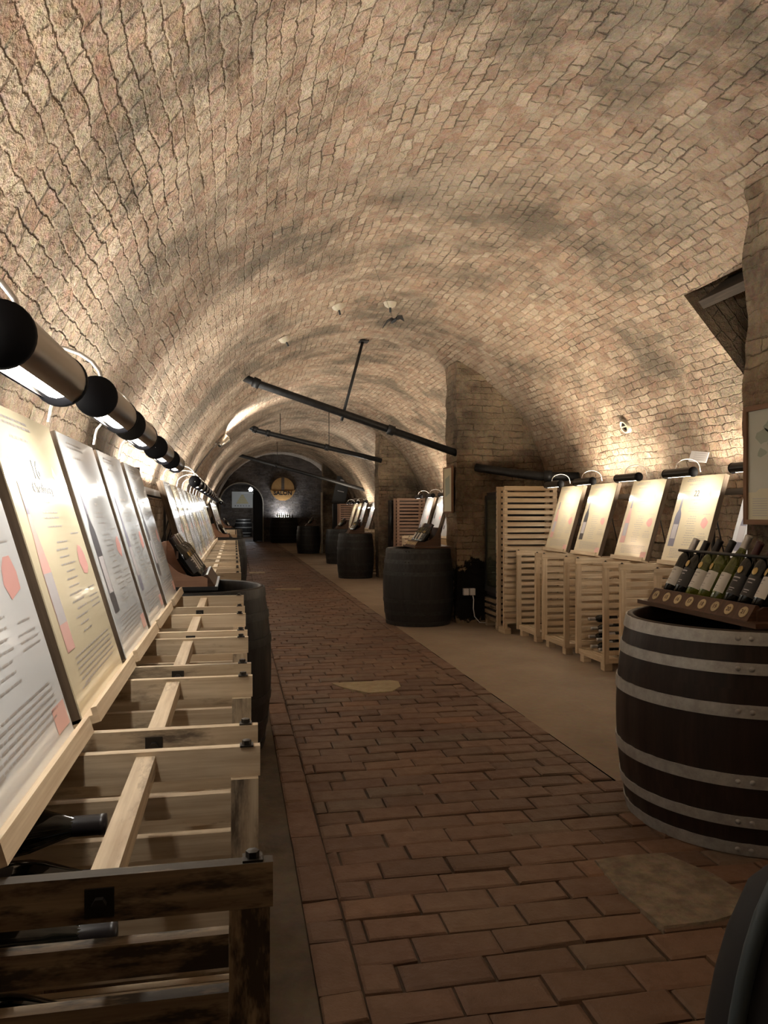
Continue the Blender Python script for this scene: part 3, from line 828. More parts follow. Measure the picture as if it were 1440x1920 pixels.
BIG = make_barrel(.520, .575, H1, M_oak, M_hoop, [(H1-.028, .055), (H1-.155, .048), (H1-.335, .055), (.335, .055), (.155, .048), (.028, .055)])
BIG.location = (2.45, 3.42, .016); tag(BIG, 'big dark oak barrel with six galvanised hoops at the right edge', 'barrel')
H2 = 1.02
hp = [(H2-.03, .055), (H2-.17, .05), (H2-.33, .05), (.33, .05), (.17, .05), (.03, .055)]
P_bar = Proto(make_barrel(.44, .49, H2, M_oakblk, M_hoopblk, hp))
LBR = make_barrel(.50, .55, H2, M_oakblk, M_hoopblk, hp)
LBR.location = (-.315, 5.08, .012); tag(LBR, 'black barrel between the left crates, its recessed top showing', 'barrel', None)
G = 'black barrels down the cellar'
def bar(x, y, label, s=1.0):
    o = P_bar.put((x, y, .012), (0,0,0), label, 'barrel', G); o.scale = (s, s, 1); return o
bar(2.46, 10.22, 'black barrel in front of the pier with the white sockets', .98)
bar(2.76, 17.70, 'black barrel at the corner of the second pier', .88)
bar(3.10, 22.9, 'black barrel half hidden behind the one at the second pier', .9)
bar(2.72, 28.9, 'black barrel with a white pole beside it at the last pier', .92)
bar(-.26, 14.75, 'black barrel between the middle and far left crate rows')
bar(-.22, 23.9, 'black barrel at the far end of the left crate rows')
vat = make_barrel(.66, .74, 1.27, M_oakblk, M_hoopblk, [(1.22, .07), (1.05, .07), (.85, .07), (.42, .07), (.22, .07), (.05, .07)])
vat.location = (2.48, 39.6, .012); tag(vat, 'wide black vat under the round wooden sign', 'barrel')
v2 = make_barrel(.45, .55, 1.15, M_oakblk, M_hoop, [(1.1, .06), (.9, .06), (.6, .06), (.25, .06), (.05, .06)])
v2.location = (.55, 50.6, .012); tag(v2, 'dark barrel seen through the arched doorway', 'barrel')

# ------------------------------------------------------------------ bottles
def make_bottle(glass, foil, label, shape='bordeaux', seal=False, fl=.07):
    t = empty('wine_bottle'); R_ = .0375
    if shape == 'bordeaux': prof = [(.001,.004), (.030,0), (R_,.006), (R_,.185), (.033,.205), (.020,.222), (.0150,.235), (.0140,.29), (.0160,.291), (.0160,.300), (.001,.300)]
    elif shape == 'flute': prof = [(.001,.004), (.030,0), (.036,.006), (.036,.14), (.030,.19), (.022,.235), (.0150,.27), (.0135,.32), (.0155,.321), (.0155,.330), (.001,.330)]
    else: prof = [(.001,.004), (.032,0), (.040,.006), (.040,.15), (.036,.175), (.026,.205), (.0165,.235), (.0140,.28), (.0160,.281), (.0160,.290), (.001,.290)]
    b = MB(); b.lathe(prof, 24); b.build('glass_body', glass, t)
    H = prof[-1][1]
    b = MB(); b.lathe([(.0162, H-fl), (.0166, H-.01), (.0172, H-.009), (.0172, H+.001), (.001, H+.0015)], 18); b.build('capsule', foil, t)
    rr = prof[2][0]+.0006; n = 14
    b = MB(); z0, z1 = .035, .13
    for i in range(n+1):
        a = -PI/2-1.25+2.5*i/n
        b.v.append((rr*math.cos(a), rr*math.sin(a), z0)); b.v.append((rr*math.cos(a), rr*math.sin(a), z1))
    for i in range(n): b.face((2*i, 2*i+2, 2*i+3, 2*i+1), [(0,0)]*4, 0, True)
    o = b.build('label_paper', label, t)
    b = MB()
    for (zz, ww, hh) in ((.11, .9, .006), (.095, .6, .004), (.06, .7, .004), (.05, .5, .003)):
        k = len(b.v); m_ = 6
        for i in range(m_+1):
            a = -PI/2-ww/2+ww*i/m_
            b.v.append(((rr+.0005)*math.cos(a), (rr+.0005)*math.sin(a), zz)); b.v.append(((rr+.0005)*math.cos(a), (rr+.0005)*math.sin(a), zz+hh))
        for i in range(m_): b.face((k+2*i, k+2*i+2, k+2*i+3, k+2*i+1), [(0,0)]*4, 0, True)
    b.build('label_print', M_ink if label is not M_labeldk else M_greyink, o)
    if seal:
        b = MB(); b.lathe([(.001, 0), (.013, 0), (.012, .002), (.001, .002)], 14, 0, Matrix.Translation((0, -rr-.0002, .150)) @ Matrix.Rotation(PI/2, 4, 'X') @ Matrix.Scale(1.4, 4, (0,1,0))); b.build('gold_seal', M_gold, t)
    return t
BT = {
 'dk': Proto(make_bottle(M_dkglass, M_foil, M_label, 'bordeaux', False)),
 'dk2': Proto(make_bottle(M_dkglass, M_foilr, M_labeldk, 'bordeaux', True)),
 'dk3': Proto(make_bottle(M_dkglass, M_foilb, M_labeldk, 'burgundy', True)),
 'dk4': Proto(make_bottle(M_dkglass, M_foilb, M_label, 'burgundy', True)),
 'gr': Proto(make_bottle(M_grglass, M_foilb, M_label, 'bordeaux', True)),
 'gr2': Proto(make_bottle(M_grglass, M_foil, M_label, 'flute', False)),
}
BL = math.radians(33)
# ------------------------------------------------------------------ bottle racks standing on the barrels
def make_rack(n, pitch, numbers=None, seal=False, side_m=None, long_plank=.08):
    """front towards -Y, n bottle places along X; origin on the barrel rim"""
    t = empty('bottle_rack'); Lh = n*pitch/2; side_m = side_m or M_mahog
    b = MB(); b.box((-Lh-long_plank, -.06, 0), (Lh+long_plank, .46, .022)); b.build('base_plank', M_mahog if side_m is M_mahog else M_black, t)
    # wedge that carries the medals and the bottle feet
    b = MB(); b.prism([(-.045, .0225), (.30, .0225), (.30, .03), (.055, .052), (.012, .092), (.0, .092)], -Lh, Lh, 'x'); b.build('wedge', M_mahog, t)
    sidep = [(-.0, .0225), (.30, .0225), (.30, .27), (.285, .275), (.27, .24), (.235, .17), (.17, .11), (.09, .082), (.03, .085), (.0, .07)]
    for s in (-1, 1):
        b = MB(); x0 = s*(Lh+.001); b.prism(sidep, min(x0, x0+s*.016), max(x0, x0+s*.016), 'x'); b.build('side_panel', side_m, t)
    b = MB(); b.box((-Lh, .17, .19), (Lh, .182, .235)); b.build('neck_rail', M_mahog, t)
    b = MB(); b.box((-Lh, .301, .0225), (Lh, .316, .27)); b.build('back_panel', side_m, t)
    if numbers:
        sl = math.atan2(.07, .045)      # slope of the front strip
        for i, nb in enumerate(numbers):
            x = -Lh+pitch*(i+.5)
            M = Matrix.Translation((x, -.0225, .057)) @ Matrix.Rotation(sl, 4, 'X')
            b = MB(); b.lathe([(.001, .0035), (.026, .0035), (.028, .002), (.028, .0), (.001, 0)], 24, 0, M, False, cap0=False); md = b.build('medal', M_medal, t)
            text_obj(nb, .030, M_mahog, 'number', md, M @ Matrix.Translation((0, 0, .0037)), .0004, bold=True)
    return t
def place_rack(rack, x, y, z, rz, label, kinds, pitch, who, group, lean=BL, bs=1.0):
    rack.location = (x, y, z); rack.rotation_euler = (0, 0, rz); tag(rack, label, 'bottle rack')
    n = len(kinds); Mr = Matrix.Translation((x, y, z)) @ Matrix.Rotation(rz, 4, 'Z')
    for i, (kd, lb) in enumerate(zip(kinds, who)):
        lx = -n*pitch/2+pitch*(i+.5)
        M = Mr @ Matrix.Translation((lx, .062, .068)) @ Matrix.Rotation(-lean, 4, 'X') @ Matrix.Rotation(random.uniform(-.3, .3), 4, 'Z')
        o_ = BT[kd].put(M.to_translation(), M.to_euler(), lb, 'bottle', group); o_.scale = (bs, bs, bs)
nums = ['14', '15', '16', '17', '18', '19', '20', '21']
RK = make_rack(8, .106, nums)
b = MB(); b.tube([(-.43, .155, .300), (.43, .155, .300)], .008, 8); b.tube([(-.43, .155, .300), (-.43, .305, .26)], .006, 6); b.tube([(.43, .155, .300), (.43, .305, .26)], .006, 6); b.build('front_rail', M_black, RK)
kinds = ['dk', 'dk3', 'gr', 'gr', 'gr2', 'dk2', 'dk2', 'dk4']
ds = ['dark bottle with pale grey label and silver capsule', 'dark bottle with black label', 'olive glass bottle with white label', 'olive glass bottle with white label', 'slim olive glass bottle with silver capsule', 'dark bottle with maroon capsule', 'dark bottle with maroon capsule', 'dark bottle with wide white label']
place_rack(RK, 2.30, 3.50, H1+.024, -PI/2, 'brown bottle rack with medals numbered 14 to 21 on the big barrel', kinds, .106,
           [f'{d} behind the number {n} medal' for d, n in zip(ds, nums)], 'bottles in the numbered rack', math.radians(29), 1.12)
RKL = make_rack(8, .095, None, side_m=M_rust, long_plank=.02)
place_rack(RKL, -.16, 5.12, H2+.020, PI/2, 'red-brown sided bottle rack on the first left barrel', ['dk3', 'dk4', 'dk2', 'dk', 'dk3', 'dk', 'dk3', 'dk'], .095,
           [f'{o_} bottle from the camera in the red-brown rack on the left barrel' for o_ in ORD[:8]], 'bottles in the red-brown rack')
RKM = make_rack(7, .085, [' ']*7)
place_rack(RKM, 2.40, 10.28, H2+.020, -PI/2, 'small bottle rack on the barrel by the pier with sockets', ['dk', 'dk2', 'gr', 'dk3', 'dk4', 'dk2', 'dk3'], .085,
           [f'{o_} bottle from the left in the rack on the barrel by the sockets' for o_ in ORD[:7]], 'bottles on the barrel by the sockets')
small = make_rack(5, .09)
for j, (x, y, rz, where, sm) in enumerate([(2.62, 17.7, -PI/2, 'barrel at the second pier', M_mahog), (3.02, 22.9, -PI/2, 'barrel behind the second pier barrel', M_mahog), (2.66, 28.9, -PI/2, 'barrel at the last pier', M_mahog),
                                   (-.10, 14.75, PI/2, 'second left barrel', M_rust), (-.10, 23.9, PI/2, 'farthest left barrel', M_rust)]):
    rk = make_rack(5, .09, None, side_m=sm, long_plank=.02)
    place_rack(rk, x, y, H2+.020, rz, f'bottle rack on the {where}', ['dk', 'gr', 'dk3', 'dk4', 'dk2'], .09,
               [f'{o_} bottle from the left in the rack on the {where}' for o_ in ORD[:5]], f'bottles on the {where}')
for ob in [small]+list(small.children): bpy.data.objects.remove(ob)

# bottles lying in the crates
def lying(x, y, z, yaw, kd, label, group, roll=0):
    M = Matrix.Translation((x, y, z)) @ Matrix.Rotation(yaw, 4, 'Z') @ Matrix.Rotation(PI/2, 4, 'Y') @ Matrix.Rotation(roll, 4, 'Z')
    BT[kd].put(M.to_translation(), M.to_euler(), label, 'bottle', group)
ga = 'bottles lying in the nearest crate'
lying(-.50, 1.335, .985, 0.02, 'dk3', 'dark bottle on top of the pile in the nearest crate', ga)
lying(-.51, 1.235, .905, -0.03, 'dk4', 'dark bottle with gold seal near the front of the nearest crate', ga)
lying(-.46, 1.17, .885, 0.05, 'dk3', 'dark bottle just behind the front rail of the nearest crate', ga)
lying(-.50, 1.10, .80, 0.0, 'dk3', 'dark bottle seen below the front rail of the nearest crate', ga)
lying(-.42, 1.12, .715, 0.0, 'dk2', 'dark bottle with black label between the front slats of the nearest crate', ga, 2.6)
lying(-.53, 1.12, .64, 0.0, 'dk3', 'dark bottle low behind the front slats of the nearest crate', ga)
lying(-.50, 1.30, .70, 0.0, 'dk3', 'dark bottle under the pile in the nearest crate', ga)
lying(-.50, 1.42, .86, 0.0, 'dk3', 'dark bottle at the back of the pile in the nearest crate', ga)
lying(-.54, 1.87, .93, 0.0, 'dk3', 'dark bottle lying in the second crate, by its front', 'bottles in the second left crate')
lying(-.54, 1.98, .90, 0.0, 'dk3', 'dark bottle lying in the second crate, by its middle', 'bottles in the second left crate')
gb = 'silver-capped bottles lying in the right crate'
k = 0
for r_, z in enumerate((.17, .26, .35, .44)):
    for c_ in range(3):
        if r_ == 3 and c_ == 1: continue
        y = 6.80+.18*c_+(.05 if r_ % 2 else 0)
        M = (['lowest', 'second lowest', 'third', 'topmost'][r_], ['near', 'middle', 'far'][c_])
        lying(3.80, y, z, PI, 'dk', f'silver-capped bottle in the {M[0]} row, {M[1]} end, of the right crate', gb)

# ------------------------------------------------------------------ pipes under the vault
def pipe(name, pts, r, collars, label, brackets=()):
    t = empty(name, (0,0,0))
    b = MB(); b.tube(pts, r, 16); b.build('pipe_run', M_pipe, t)
    P = [Vector(p) for p in pts]
    for (i, f) in collars:
        c = P[i].lerp(P[i+1], f); d = (P[i+1]-P[i]).normalized()
        b = MB(); b.tube([c-d*.05, c-d*.045, c+d*.045, c+d*.05], [r*1.02, r*1.35, r*1.35, r*1.02], 16); b.build('pipe_collar', M_pipe, t)
    return tag(t, label, 'pipe')
pipe('drain_pipe', [(.06, 10.2, 3.30), (.3, 10.2, 3.20), (2.98, 10.15, 2.33)], .050, [(0, .9), (1, .66)], 'thick black iron pipe nearest the camera under the vault')
pipe('drain_pipe', [(.22, 17.3, 3.62), (.27, 17.3, 3.50), (.36, 17.3, 3.40), (.50, 17.3, 3.34), (3.32, 17.4, 2.72)], .055, [(2, .6), (3, .08), (3, .55)], 'black iron pipe with a bend at its left end, second from the camera')
pipe('drain_pipe', [(.02, 25.0, 3.40), (4.30, 25.0, 2.26)], .055, [(0, .3)], 'dark iron pipe farthest down the cellar')
b = MB(); b.tube([(1.40, 10.18, 2.74), (1.70, 10.18, 3.86)], .020, 10); b.box((1.64, 10.1, 3.80), (1.76, 10.26, 3.815)); tag(b.build('hanger_rod', M_pipe), 'slanting black rod carrying the nearest pipe from the vault', 'rod')
for (x, y, z0, z1, lb) in ((1.00, 17.33, 3.2, 3.74, 'thin rod at the left of the bent pipe'), (2.10, 17.36, 3.0, 3.83, 'thin rod at the right of the bent pipe'), (1.35, 25.0, 3.05, 3.82, 'thin rod holding the farthest pipe')):
    b = MB(); b.tube([(x, y, z0), (x, y, z1)], .008, 8); b.lathe([(.035, z0-.0), (.035, z0+.01), (.001, z0+.012)], 10, 0, Matrix.Translation((x, y, 0))); tag(b.build('hanger_rod', M_pipe), lb, 'rod', 'thin pipe hangers')

# ceiling stubs
for (x, y, z, lb) in ((.58, 9.1, 3.55, 'leftmost of the three iron stubs in pale plaster on the vault'), (1.10, 8.3, 3.76, 'middle of the three iron stubs in pale plaster on the vault'), (1.70, 8.4, 3.85, 'rightmost of the three iron stubs in pale plaster on the vault')):
    d = (Vector((x, y, z))-Vector((CX, y, CZ))).normalized()
    q = d.to_track_quat('Z', 'Y').to_matrix().to_4x4()
    P = Vector((CX, y, CZ))+d*(R-.055)
    t = empty('ceiling_stub', P)
    b = MB(); b.lathe([(.075, .06), (.06, .02), (.03, 0), (.001, 0)], 16, 0, q); b.build('plaster_patch', M_plaster, t)
    b = MB(); b.lathe([(.012, .01), (.012, -.05), (.001, -.052)], 10, 0, q); b.build('iron_pin', M_pipe, t)
    tag(t, lb, 'ceiling fitting', 'iron stubs on the vault')
# bat
t = empty('bat', (1.45, 7.0, 3.29))
b = MB()
b.tube([(0, .05, -.01), (0, .02, 0), (0, -.02, .0), (0, -.06, .006), (0, -.075, .008)], [.006, .016, .018, .012, .004], 10); b.build('body', M_bat, t)
for s in (-1, 1):
    b = MB(); A = (.0, -.03, .012)
    pts = [(0, -.035, .012), (s*.035, -.045, .032), (s*.085, -.035, .022), (s*.125, .03, -.030), (s*.085, .008, .000), (s*.060, .045, .004), (s*.035, .012, .014), (s*.015, .04, .010), (0, .02, .006)]
    c = (s*.05, -.01, .016)
    for i in range(len(pts)-1):
        b.quad([c, pts[i], pts[i+1]]); b.quad([(c[0], c[1], c[2]-.003), (pts[i+1][0], pts[i+1][1], pts[i+1][2]-.003), (pts[i][0], pts[i][1], pts[i][2]-.003)])
    b.tube([(0, -.03, .012), (s*.035, -.045, .032), (s*.085, -.035, .022), (s*.125, .03, -.030)], .0025, 6)
    b.build('wing', M_bat, t)
b = MB(); b.tube([(0, 0, .01), (0, 0, .56)], .0012, 5); b.build('thread', M_bat, t)
t.rotation_euler = (0, math.radians(-22), math.radians(15)); tag(t, 'black bat figure hanging under the vault', 'bat')

# silver spot on the left haunch, with its cable
t = empty('spotlight', (-.22, 14.3, 2.80))
b = MB(); b.lathe([(.03, -.12), (.055, -.10), (.075, 0), (.095, .10), (.098, .12), (.085, .12), (.02, .02)], 20, 0, Matrix.Rotation(math.radians(35), 4, 'Y') @ Matrix.Rotation(math.radians(-40), 4, 'X')); b.build('spot_head', M_silver, t)
b = MB(); b.tube([(0, 0, 0), (-.09, .02, -.03), (-.16, .02, -.02)], .015, 8); b.build('spot_bracket', M_silver, t)
area_light('spot_light', (-.05, 14.25, 3.0), (.55, .35, 1), .12, .12, 26, NEUT)
tag(t, 'silver spotlight on the left side of the vault', 'spotlight')
pts = []
for i in range(9):
    a = math.radians(142+(180-142)*i/8+ (0)); pts.append((CX+(R-.06)*math.cos(a), 14.2-3.2*i/8, CZ+(R-.06)*math.sin(a)))
b = MB(); b.tube(pts, .012, 6); tag(b.build('power_cable', M_black), 'black cable running down the vault from the silver spotlight', 'cable')
t = empty('wall_spot', (-.70, 5.22, 1.78))
b = MB(); b.tube([(-.02, 0, 0), (.09, .02, 0)], .022, 14); b.build('spot_tube', M_black, t)
b = MB(); b.tube([(-.12, 0, 0), (-.02, 0, 0)], .009, 8); b.build('spot_bracket', M_black, t)
tag(t, 'small black spotlight tube on the left wall above the wooden boards', 'spotlight')
# plank screen behind the first barrel
b = MB()
for i in range(9):
    M = Matrix.Translation((-.80, 4.72+.115*i, 1.42)) @ Matrix.Rotation(math.radians(14), 4, 'X')
    b.box((-.012, 0, -.35), (.012, .105, .62), 0, M)
tag(b.build('plank_screen', M_frame), 'slanting old planks on the left wall behind the first barrel', 'planks')

# ------------------------------------------------------------------ right wall bits
# framed map
t = empty('framed_map', (3.02, 3.80, 1.785), (0, 0, -PI/2))
b = MB(); W, Hh, f = .64, .70, .03
b.box((-W/2, -.025, -Hh/2), (-W/2+f, .0, Hh/2)); b.box((W/2-f, -.025, -Hh/2), (W/2, .0, Hh/2)); b.box((-W/2+f, -.025, Hh/2-f), (W/2-f, .0, Hh/2)); b.box((-W/2+f, -.025, -Hh/2), (W/2-f, .0, -Hh/2+f))
b.build('frame', M_wood_frame, t)
b = MB(); b.box((-W/2+f, -.012, -Hh/2+f), (W/2-f, .0, Hh/2-f)); b.build('map_sheet', M_mapg, t)
b = MB(); rr_ = random.Random(5)
for (cx, cz, s) in ((-.16, .16, .07), (-.10, .22, .06), (-.17, .07, .05), (-.06, .15, .08), (.05, .1, .09), (.15, .2, .07), (-.02, .0, .05)):
    pts = [(cx+s*rr_.uniform(.5, 1)*math.cos(a*PI/5), -.0125, cz+s*rr_.uniform(.4, .8)*math.sin(a*PI/5)) for a in range(10)]
    b.quad(pts, 0)
b.quad([(-W/2+f, -.0128, -Hh/2+f), (W/2-f, -.0128, -Hh/2+f), (W/2-f, -.0128, -.14), (-.19, -.0128, -.14), (-.22, -.0128, -.16), (-W/2+f, -.0128, -.16)], 1)
for k in range(8): b.quad([(-.25, -.0132, -.2-k*.014), (-.12, -.0132, -.2-k*.014), (-.12, -.0132, -.196-k*.014), (-.25, -.0132, -.196-k*.014)], 2)
b.build('map_print', [M_mapd, M_mapc, M_ink], t)
tag(t, 'brown framed map hanging on the near right pier', 'picture')
# framed print on the side of the middle pier
t = empty('framed_print', (2.905, 10.32, 1.83))
b = MB(); b.box((-.0, -.22, -.32), (.02, .22, .32)); b.box((-.008, -.22, -.32), (0, -.20, .32)); b.box((-.008, .20, -.32), (0, .22, .32)); b.box((-.008, -.20, .30), (0, .20, .32)); b.box((-.008, -.20, -.32), (0, .20, -.30)); b.build('frame', M_wood_frame, t)
b = MB(); b.quad([(-.002, -.2, -.3), (-.002, .2, -.3), (-.002, .2, .3), (-.002, -.2, .3)], 0); b.quad([(-.003, -.12, -.05), (-.003, .1, -.1), (-.003, .12, .15), (-.003, -.1, .2)], 1); b.build('print', [M_mapc, M_mapd], t)
tag(t, 'framed print on the aisle side of the pier with the sockets', 'picture')
# black paint patch and sockets on the pier
t = empty('wall_socket', (3.12, 10.02, .44))
for s in (-1, 1):
    b = MB(); b.box((s*.045-.035, -.03, -.045), (s*.045+.035, .03, .045)); q = b.build('socket_box', M_plast, t)
b = MB(); b.tube([(.045, -.03, -.05), (.05, -.05, -.10), (.045, -.05, -.22), (.06, -.06, -.33), (.12, -.1, -.405), (.22, -.12, -.41), (.30, -.08, -.38), (.30, .0, -.30)], .007, 8); b.build('plug_cord', M_plast, t)
tag(t, 'pair of white sockets with a white cord on the dark pier foot', 'socket')
# fridge
t = empty('glass_door_fridge', (3.60, 9.60, 0))
b = MB(); b.box((-.28, -.26, .42), (.32, .26, 1.78)); b.build('cabinet', M_black, t)
b = MB()
for (a, c_) in (((-.26, .47), (-.20, 1.74)), ((.20, .47), (.26, 1.74)), ((-.20, .47), (.20, .54)), ((-.20, 1.68), (.20, 1.74))): b.box((-.31, a[0], a[1]), (-.285, c_[0], c_[1]))
d_ = b.build('door', M_shadeblk, t)
b = MB(); b.box((-.30, -.20, .54), (-.29, .20, 1.68)); b.build('door_glass', M_glass, d_)
b = MB(); b.box((-.33, -.24, 1.0), (-.31, -.22, 1.3)); b.build('handle', M_chrome, d_)
tag(t, 'black fridge with a narrow glass door behind the tall pine rack', 'fridge')
t2 = empty('low_crate', (3.60, 9.62, 0))
b = MB()
for k in range(4): b.box((-.30, -.27, .10+k*.08), (-.28, .27, .145+k*.08))
b.build('slatted_side', M_pinedk, t2)
b = MB(); b.box((-.28, -.27, .10), (.28, .27, .40)); b.build('crate_body', M_blackfill, t2)
b = MB()
for s in (-1, 1): b.box((-.3, s*.2-.04, .01), (.2, s*.2+.04, .10))
b.build('foot_block', M_pineold, t2)
tag(t2, 'low dark slatted crate carrying the glass-door fridge', 'crate')
t = empty('glass_door_fridge', (3.62, 17.15, 0))
b = MB(); b.box((-.14, -.08, .012), (.5, .28, 1.80)); b.build('cabinet', M_black, t)
b = MB(); b.tube([(-.14, -.1, .9), (-.14, -.1, 1.75)], .03, 10); b.build('handle', M_shadeblk, t)
tag(t, 'tall black fridge beside the reddish rack in the second right bay', 'fridge')
# black elbow pipe over the stack
pipe('elbow_pipe', [(2.98+.25, 10.05, 2.13), (3.4, 9.9, 2.09), (3.6, 9.6, 2.03), (3.85, 9.3, 1.98), (4.28, 9.1, 1.97)], .055, [(3, .2)], 'black pipe crossing the bay corner above the fridge and tall rack')
# white emergency card
t = empty('wall_notice', (4.17, 6.36, 2.02))
b = MB(); b.box((-.005, -.09, -.05), (.005, .09, .05)); b.build('card', M_plast, t)
b = MB()
for k in range(4): b.quad([(-.0056, -.07, .03-k*.02), (-.0056, .05, .03-k*.02), (-.0056, .05, .034-k*.02), (-.0056, -.07, .034-k*.02)])
b.build('card_print', M_greyink, t)
t.rotation_euler = (math.radians(8), math.radians(18), math.radians(25)); tag(t, 'small white printed card on the right wall above the black lamps', 'notice')
# hole ring on the right vault
a = math.radians(28); P = Vector((CX+(R-.04)*math.cos(a), 7.55, CZ+(R-.04)*math.sin(a)))
q = Vector((math.cos(a), 0, math.sin(a))).to_track_quat('Z', 'Y').to_matrix().to_4x4()
t = empty('vent_hole', P)
b = MB(); b.lathe([(.085, .03), (.075, -.005), (.055, -.01), (.05, .01)], 18, 0, q); b.build('rim', M_plaster, t)
b = MB(); b.lathe([(.05, .008), (.001, .012)], 18, 0, q); b.build('hole', M_blackfill, t)  # black disc stands in for the shade inside the hole
b = MB(); b.box((-.05, -.006, -.004), (.05, .006, .004), 0, q); b.build('bar', M_plaster, t)
tag(t, 'round vent hole with a pale plaster rim in the right vault', 'vent')
# niche lintel
a = math.radians(A1-1.5)
M = Matrix.Translation((CX+R*math.cos(a), (NY0+NY1)/2, CZ+R*math.sin(a))) @ Matrix.Rotation(-a+math.radians(10), 4, 'Y')
b = MB(); b.box((-.04, -.48, -.10), (.30, .48, -.03), 0, M); tag(b.build('wooden_lintel', M_beam), 'old wooden lintel over the dark niche high on the right', 'beam')

# black banner in the third bay
t = empty('leaning_banner', (3.72, 28.0, 1.86))
b = MB(); Mx = Matrix.Rotation(math.radians(12), 4, 'Y'); b.box((-.24, -.02, 0), (.24, .02, 1.0), 0, Mx); b.build('panel', M_black, t)
b = MB(); b.quad([(-.12, -.022, .45), (.12, -.022, .45), (.12, -.022, .48), (-.12, -.022, .48)], 0, None, Mx); b.quad([(-.1, -.022, .85), (.12, -.022, .85), (.12, -.022, .90), (-.1, -.022, .90)], 0, None, Mx); b.build('panel_print', M_greyink, t)
b = MB(); b.box((-.2, -.15, -1.84), (.2, .15, 0)); b.build('stand', M_black, t)
tag(t, 'black panel standing on a dark plinth at the last pier', 'panel')
b = MB(); b.tube([(3.22, 28.85, .01), (3.22, 28.85, 2.3)], .04, 10); tag(b.build('white_pole', M_plaster), 'pale vertical pole beside the barrel at the last pier', 'pole')

# ------------------------------------------------------------------ end wall sign, light, poster
t = empty('round_sign', (2.50, YE-.02, 2.81))
MX = Matrix.Rotation(PI/2, 4, 'X')
b = MB(); b.lathe([(.001, 0), (.60, 0), (.61, .02), (.60, .04), (.001, .04)], 48, 0, MX, False); b.build('sign_disc', M_sign, t)
b = MB(); b.prism([(-.66, -.05), (-.60, -.22), (-.5, -.38), (-.35, -.52), (-.15, -.62), (.15, -.62), (.35, -.52), (.5, -.38), (.60, -.22), (.66, -.05), (.5, -.12), (-.5, -.12)], -.06, -.041); b.build('lower_plate', M_sign, t)
b = MB(); b.prism([(-.08, -.6), (.08, -.6), (.08, .6), (-.08, .6)], -.048, -.0405); b.build('dark_plank', M_frame, t)
text_obj('SALON', .30, M_black, 'sign_text', t, Matrix.Translation((0, -.065, -.24)) @ FRONT, .003, bold=True)
tag(t, 'round oak sign reading SALON on the end wall', 'sign')
t = empty('led_lamp', (2.48, YE-.25, 1.30))
b = MB(); b.box((-.35, -.04, -.0), (.35, .04, .03)); b.build('housing', M_black, t)
b = MB(); b.box((-.33, -.03, .031), (.33, .03, .036)); b.build('led_strip', M_glowc, t)
b = MB(); b.box((-.02, -.02, -1.28), (.02, .02, 0)); b.build('stand', M_black, t)
tag(t, 'cool white light shining up under the round sign', 'light')
area_light('led_light', (2.48, YE-.25, 1.36), (0, .4, 1), .6, .1, 16, COOL)
G = 'bottles standing on the vat'
for i, x in enumerate((2.12, 2.22, 2.32, 2.42, 2.52, 2.62, 2.72)):
    BT[('gr2', 'gr')[i % 2]].put((x, 39.2, 1.212), (0,0,0), 'pale bottle standing in the glare on the wide vat', 'bottle', G)
b_ = BT['dk3'].put((2.88, 39.2, 1.212), (0,0,0), 'black bottle at the right end of the bottles on the wide vat', 'bottle', G)
t = empty('poster', (.50, 51.965, 2.42))
b = MB(); b.box((-.68, 0, -.54), (.68, .02, .54)); b.build('poster_sheet', M_posterw, t)
b = MB()
for k in range(5):
    w0 = .40-.07*k; b.quad([(-w0, -.003, -.25+k*.12), (w0, -.003, -.25+k*.12), (w0-.05, -.003, -.15+k*.12), (-w0+.05, -.003, -.15+k*.12)], 0)
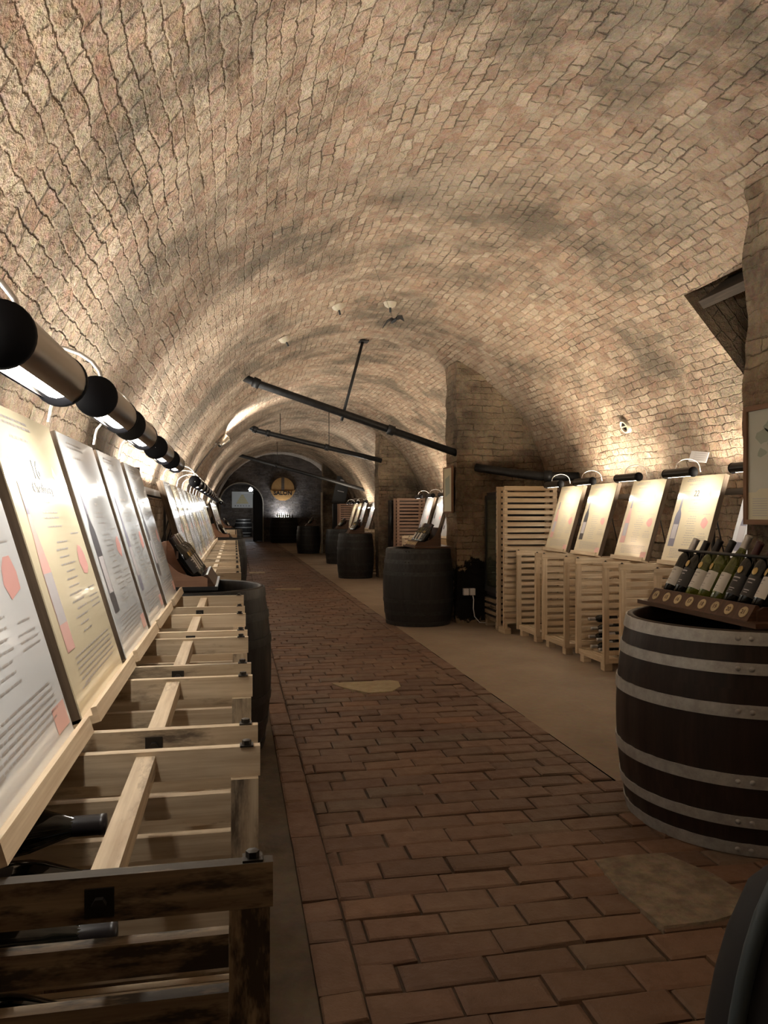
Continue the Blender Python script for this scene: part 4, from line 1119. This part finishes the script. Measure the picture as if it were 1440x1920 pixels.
for k in range(6): b.quad([(-.5+k*.18, -.003, -.44), (-.42+k*.18, -.003, -.44), (-.44+k*.18, -.003, -.36), (-.48+k*.18, -.003, -.36)], 1)
b.quad([(-.25, -.003, .42), (.5, -.003, .42), (.5, -.003, .46), (-.25, -.003, .46)], 2)
b.build('poster_print', [M_postery, M_inkdk, M_greyink], t)
tag(t, 'white poster with a yellow pyramid beyond the arched doorway', 'poster')
t = empty('ceiling_lamp', (.95, 47.0, 2.95))
b = MB(); b.lathe([(.001, -.12), (.08, -.10), (.12, 0), (.08, .1), (.001, .12)], 18); b.build('globe', M_glowc, t)
b = MB(); b.tube([(0, 0, .1), (0, 0, .4)], .01, 8); b.build('stem', M_black, t)
tag(t, 'bright white globe lamp beyond the arched doorway', 'lamp')
pl = bpy.data.lights.new('globe_light', 'POINT'); pl.energy = 45; pl.color = (.95, .97, 1); pl.shadow_soft_size = .13
po = bpy.data.objects.new('globe_light', pl); COL.objects.link(po); po.location = (.95, 46.8, 2.75)
b = MB(); b.box((.98, 42.2, .012), (1.18, 42.5, 2.75)); b.box((1.18, 42.3, .012), (1.9, 42.34, 2.75)); tag(b.build('dark_door_leaf', M_black), 'dark door leaf with its post standing open inside the arch', 'door')

# ------------------------------------------------------------------ dark bag in the lower right corner
t = empty('standing_bag', (.945, 1.14, 0))
b = MB()
prof = []
for i in range(13):
    u = i/12; prof.append((.19*math.sqrt(max(0.0, 1-(u*.999)**3.2))+.001, .012+u*.93))
b.lathe(prof, 32, 0, None, True, 1.0, .8); b.build('bag_body', M_bagc, t)
b = MB()
pts = []
for i in range(19):
    u = i/18; pts.append((-.185*math.sqrt(max(0, 1-(u*.995)**3.2))-.005, -.04, .03+u*.925))
b.tube(pts, .013, 8); b.build('piping', M_bagp, t)
b = MB(); b.tube([(-.06, -.16, .35), (-.07, -.17, .6), (-.03, -.12, .80)], [.02, .035, .02], 8); b.build('strap', M_bagp, t)
b = MB(); b.box((-.04, -.175, .42), (.01, -.155, .48)); b.build('buckle', M_greyink, t)
tag(t, 'black bag with slate edging cut off at the lower right corner', 'bag')
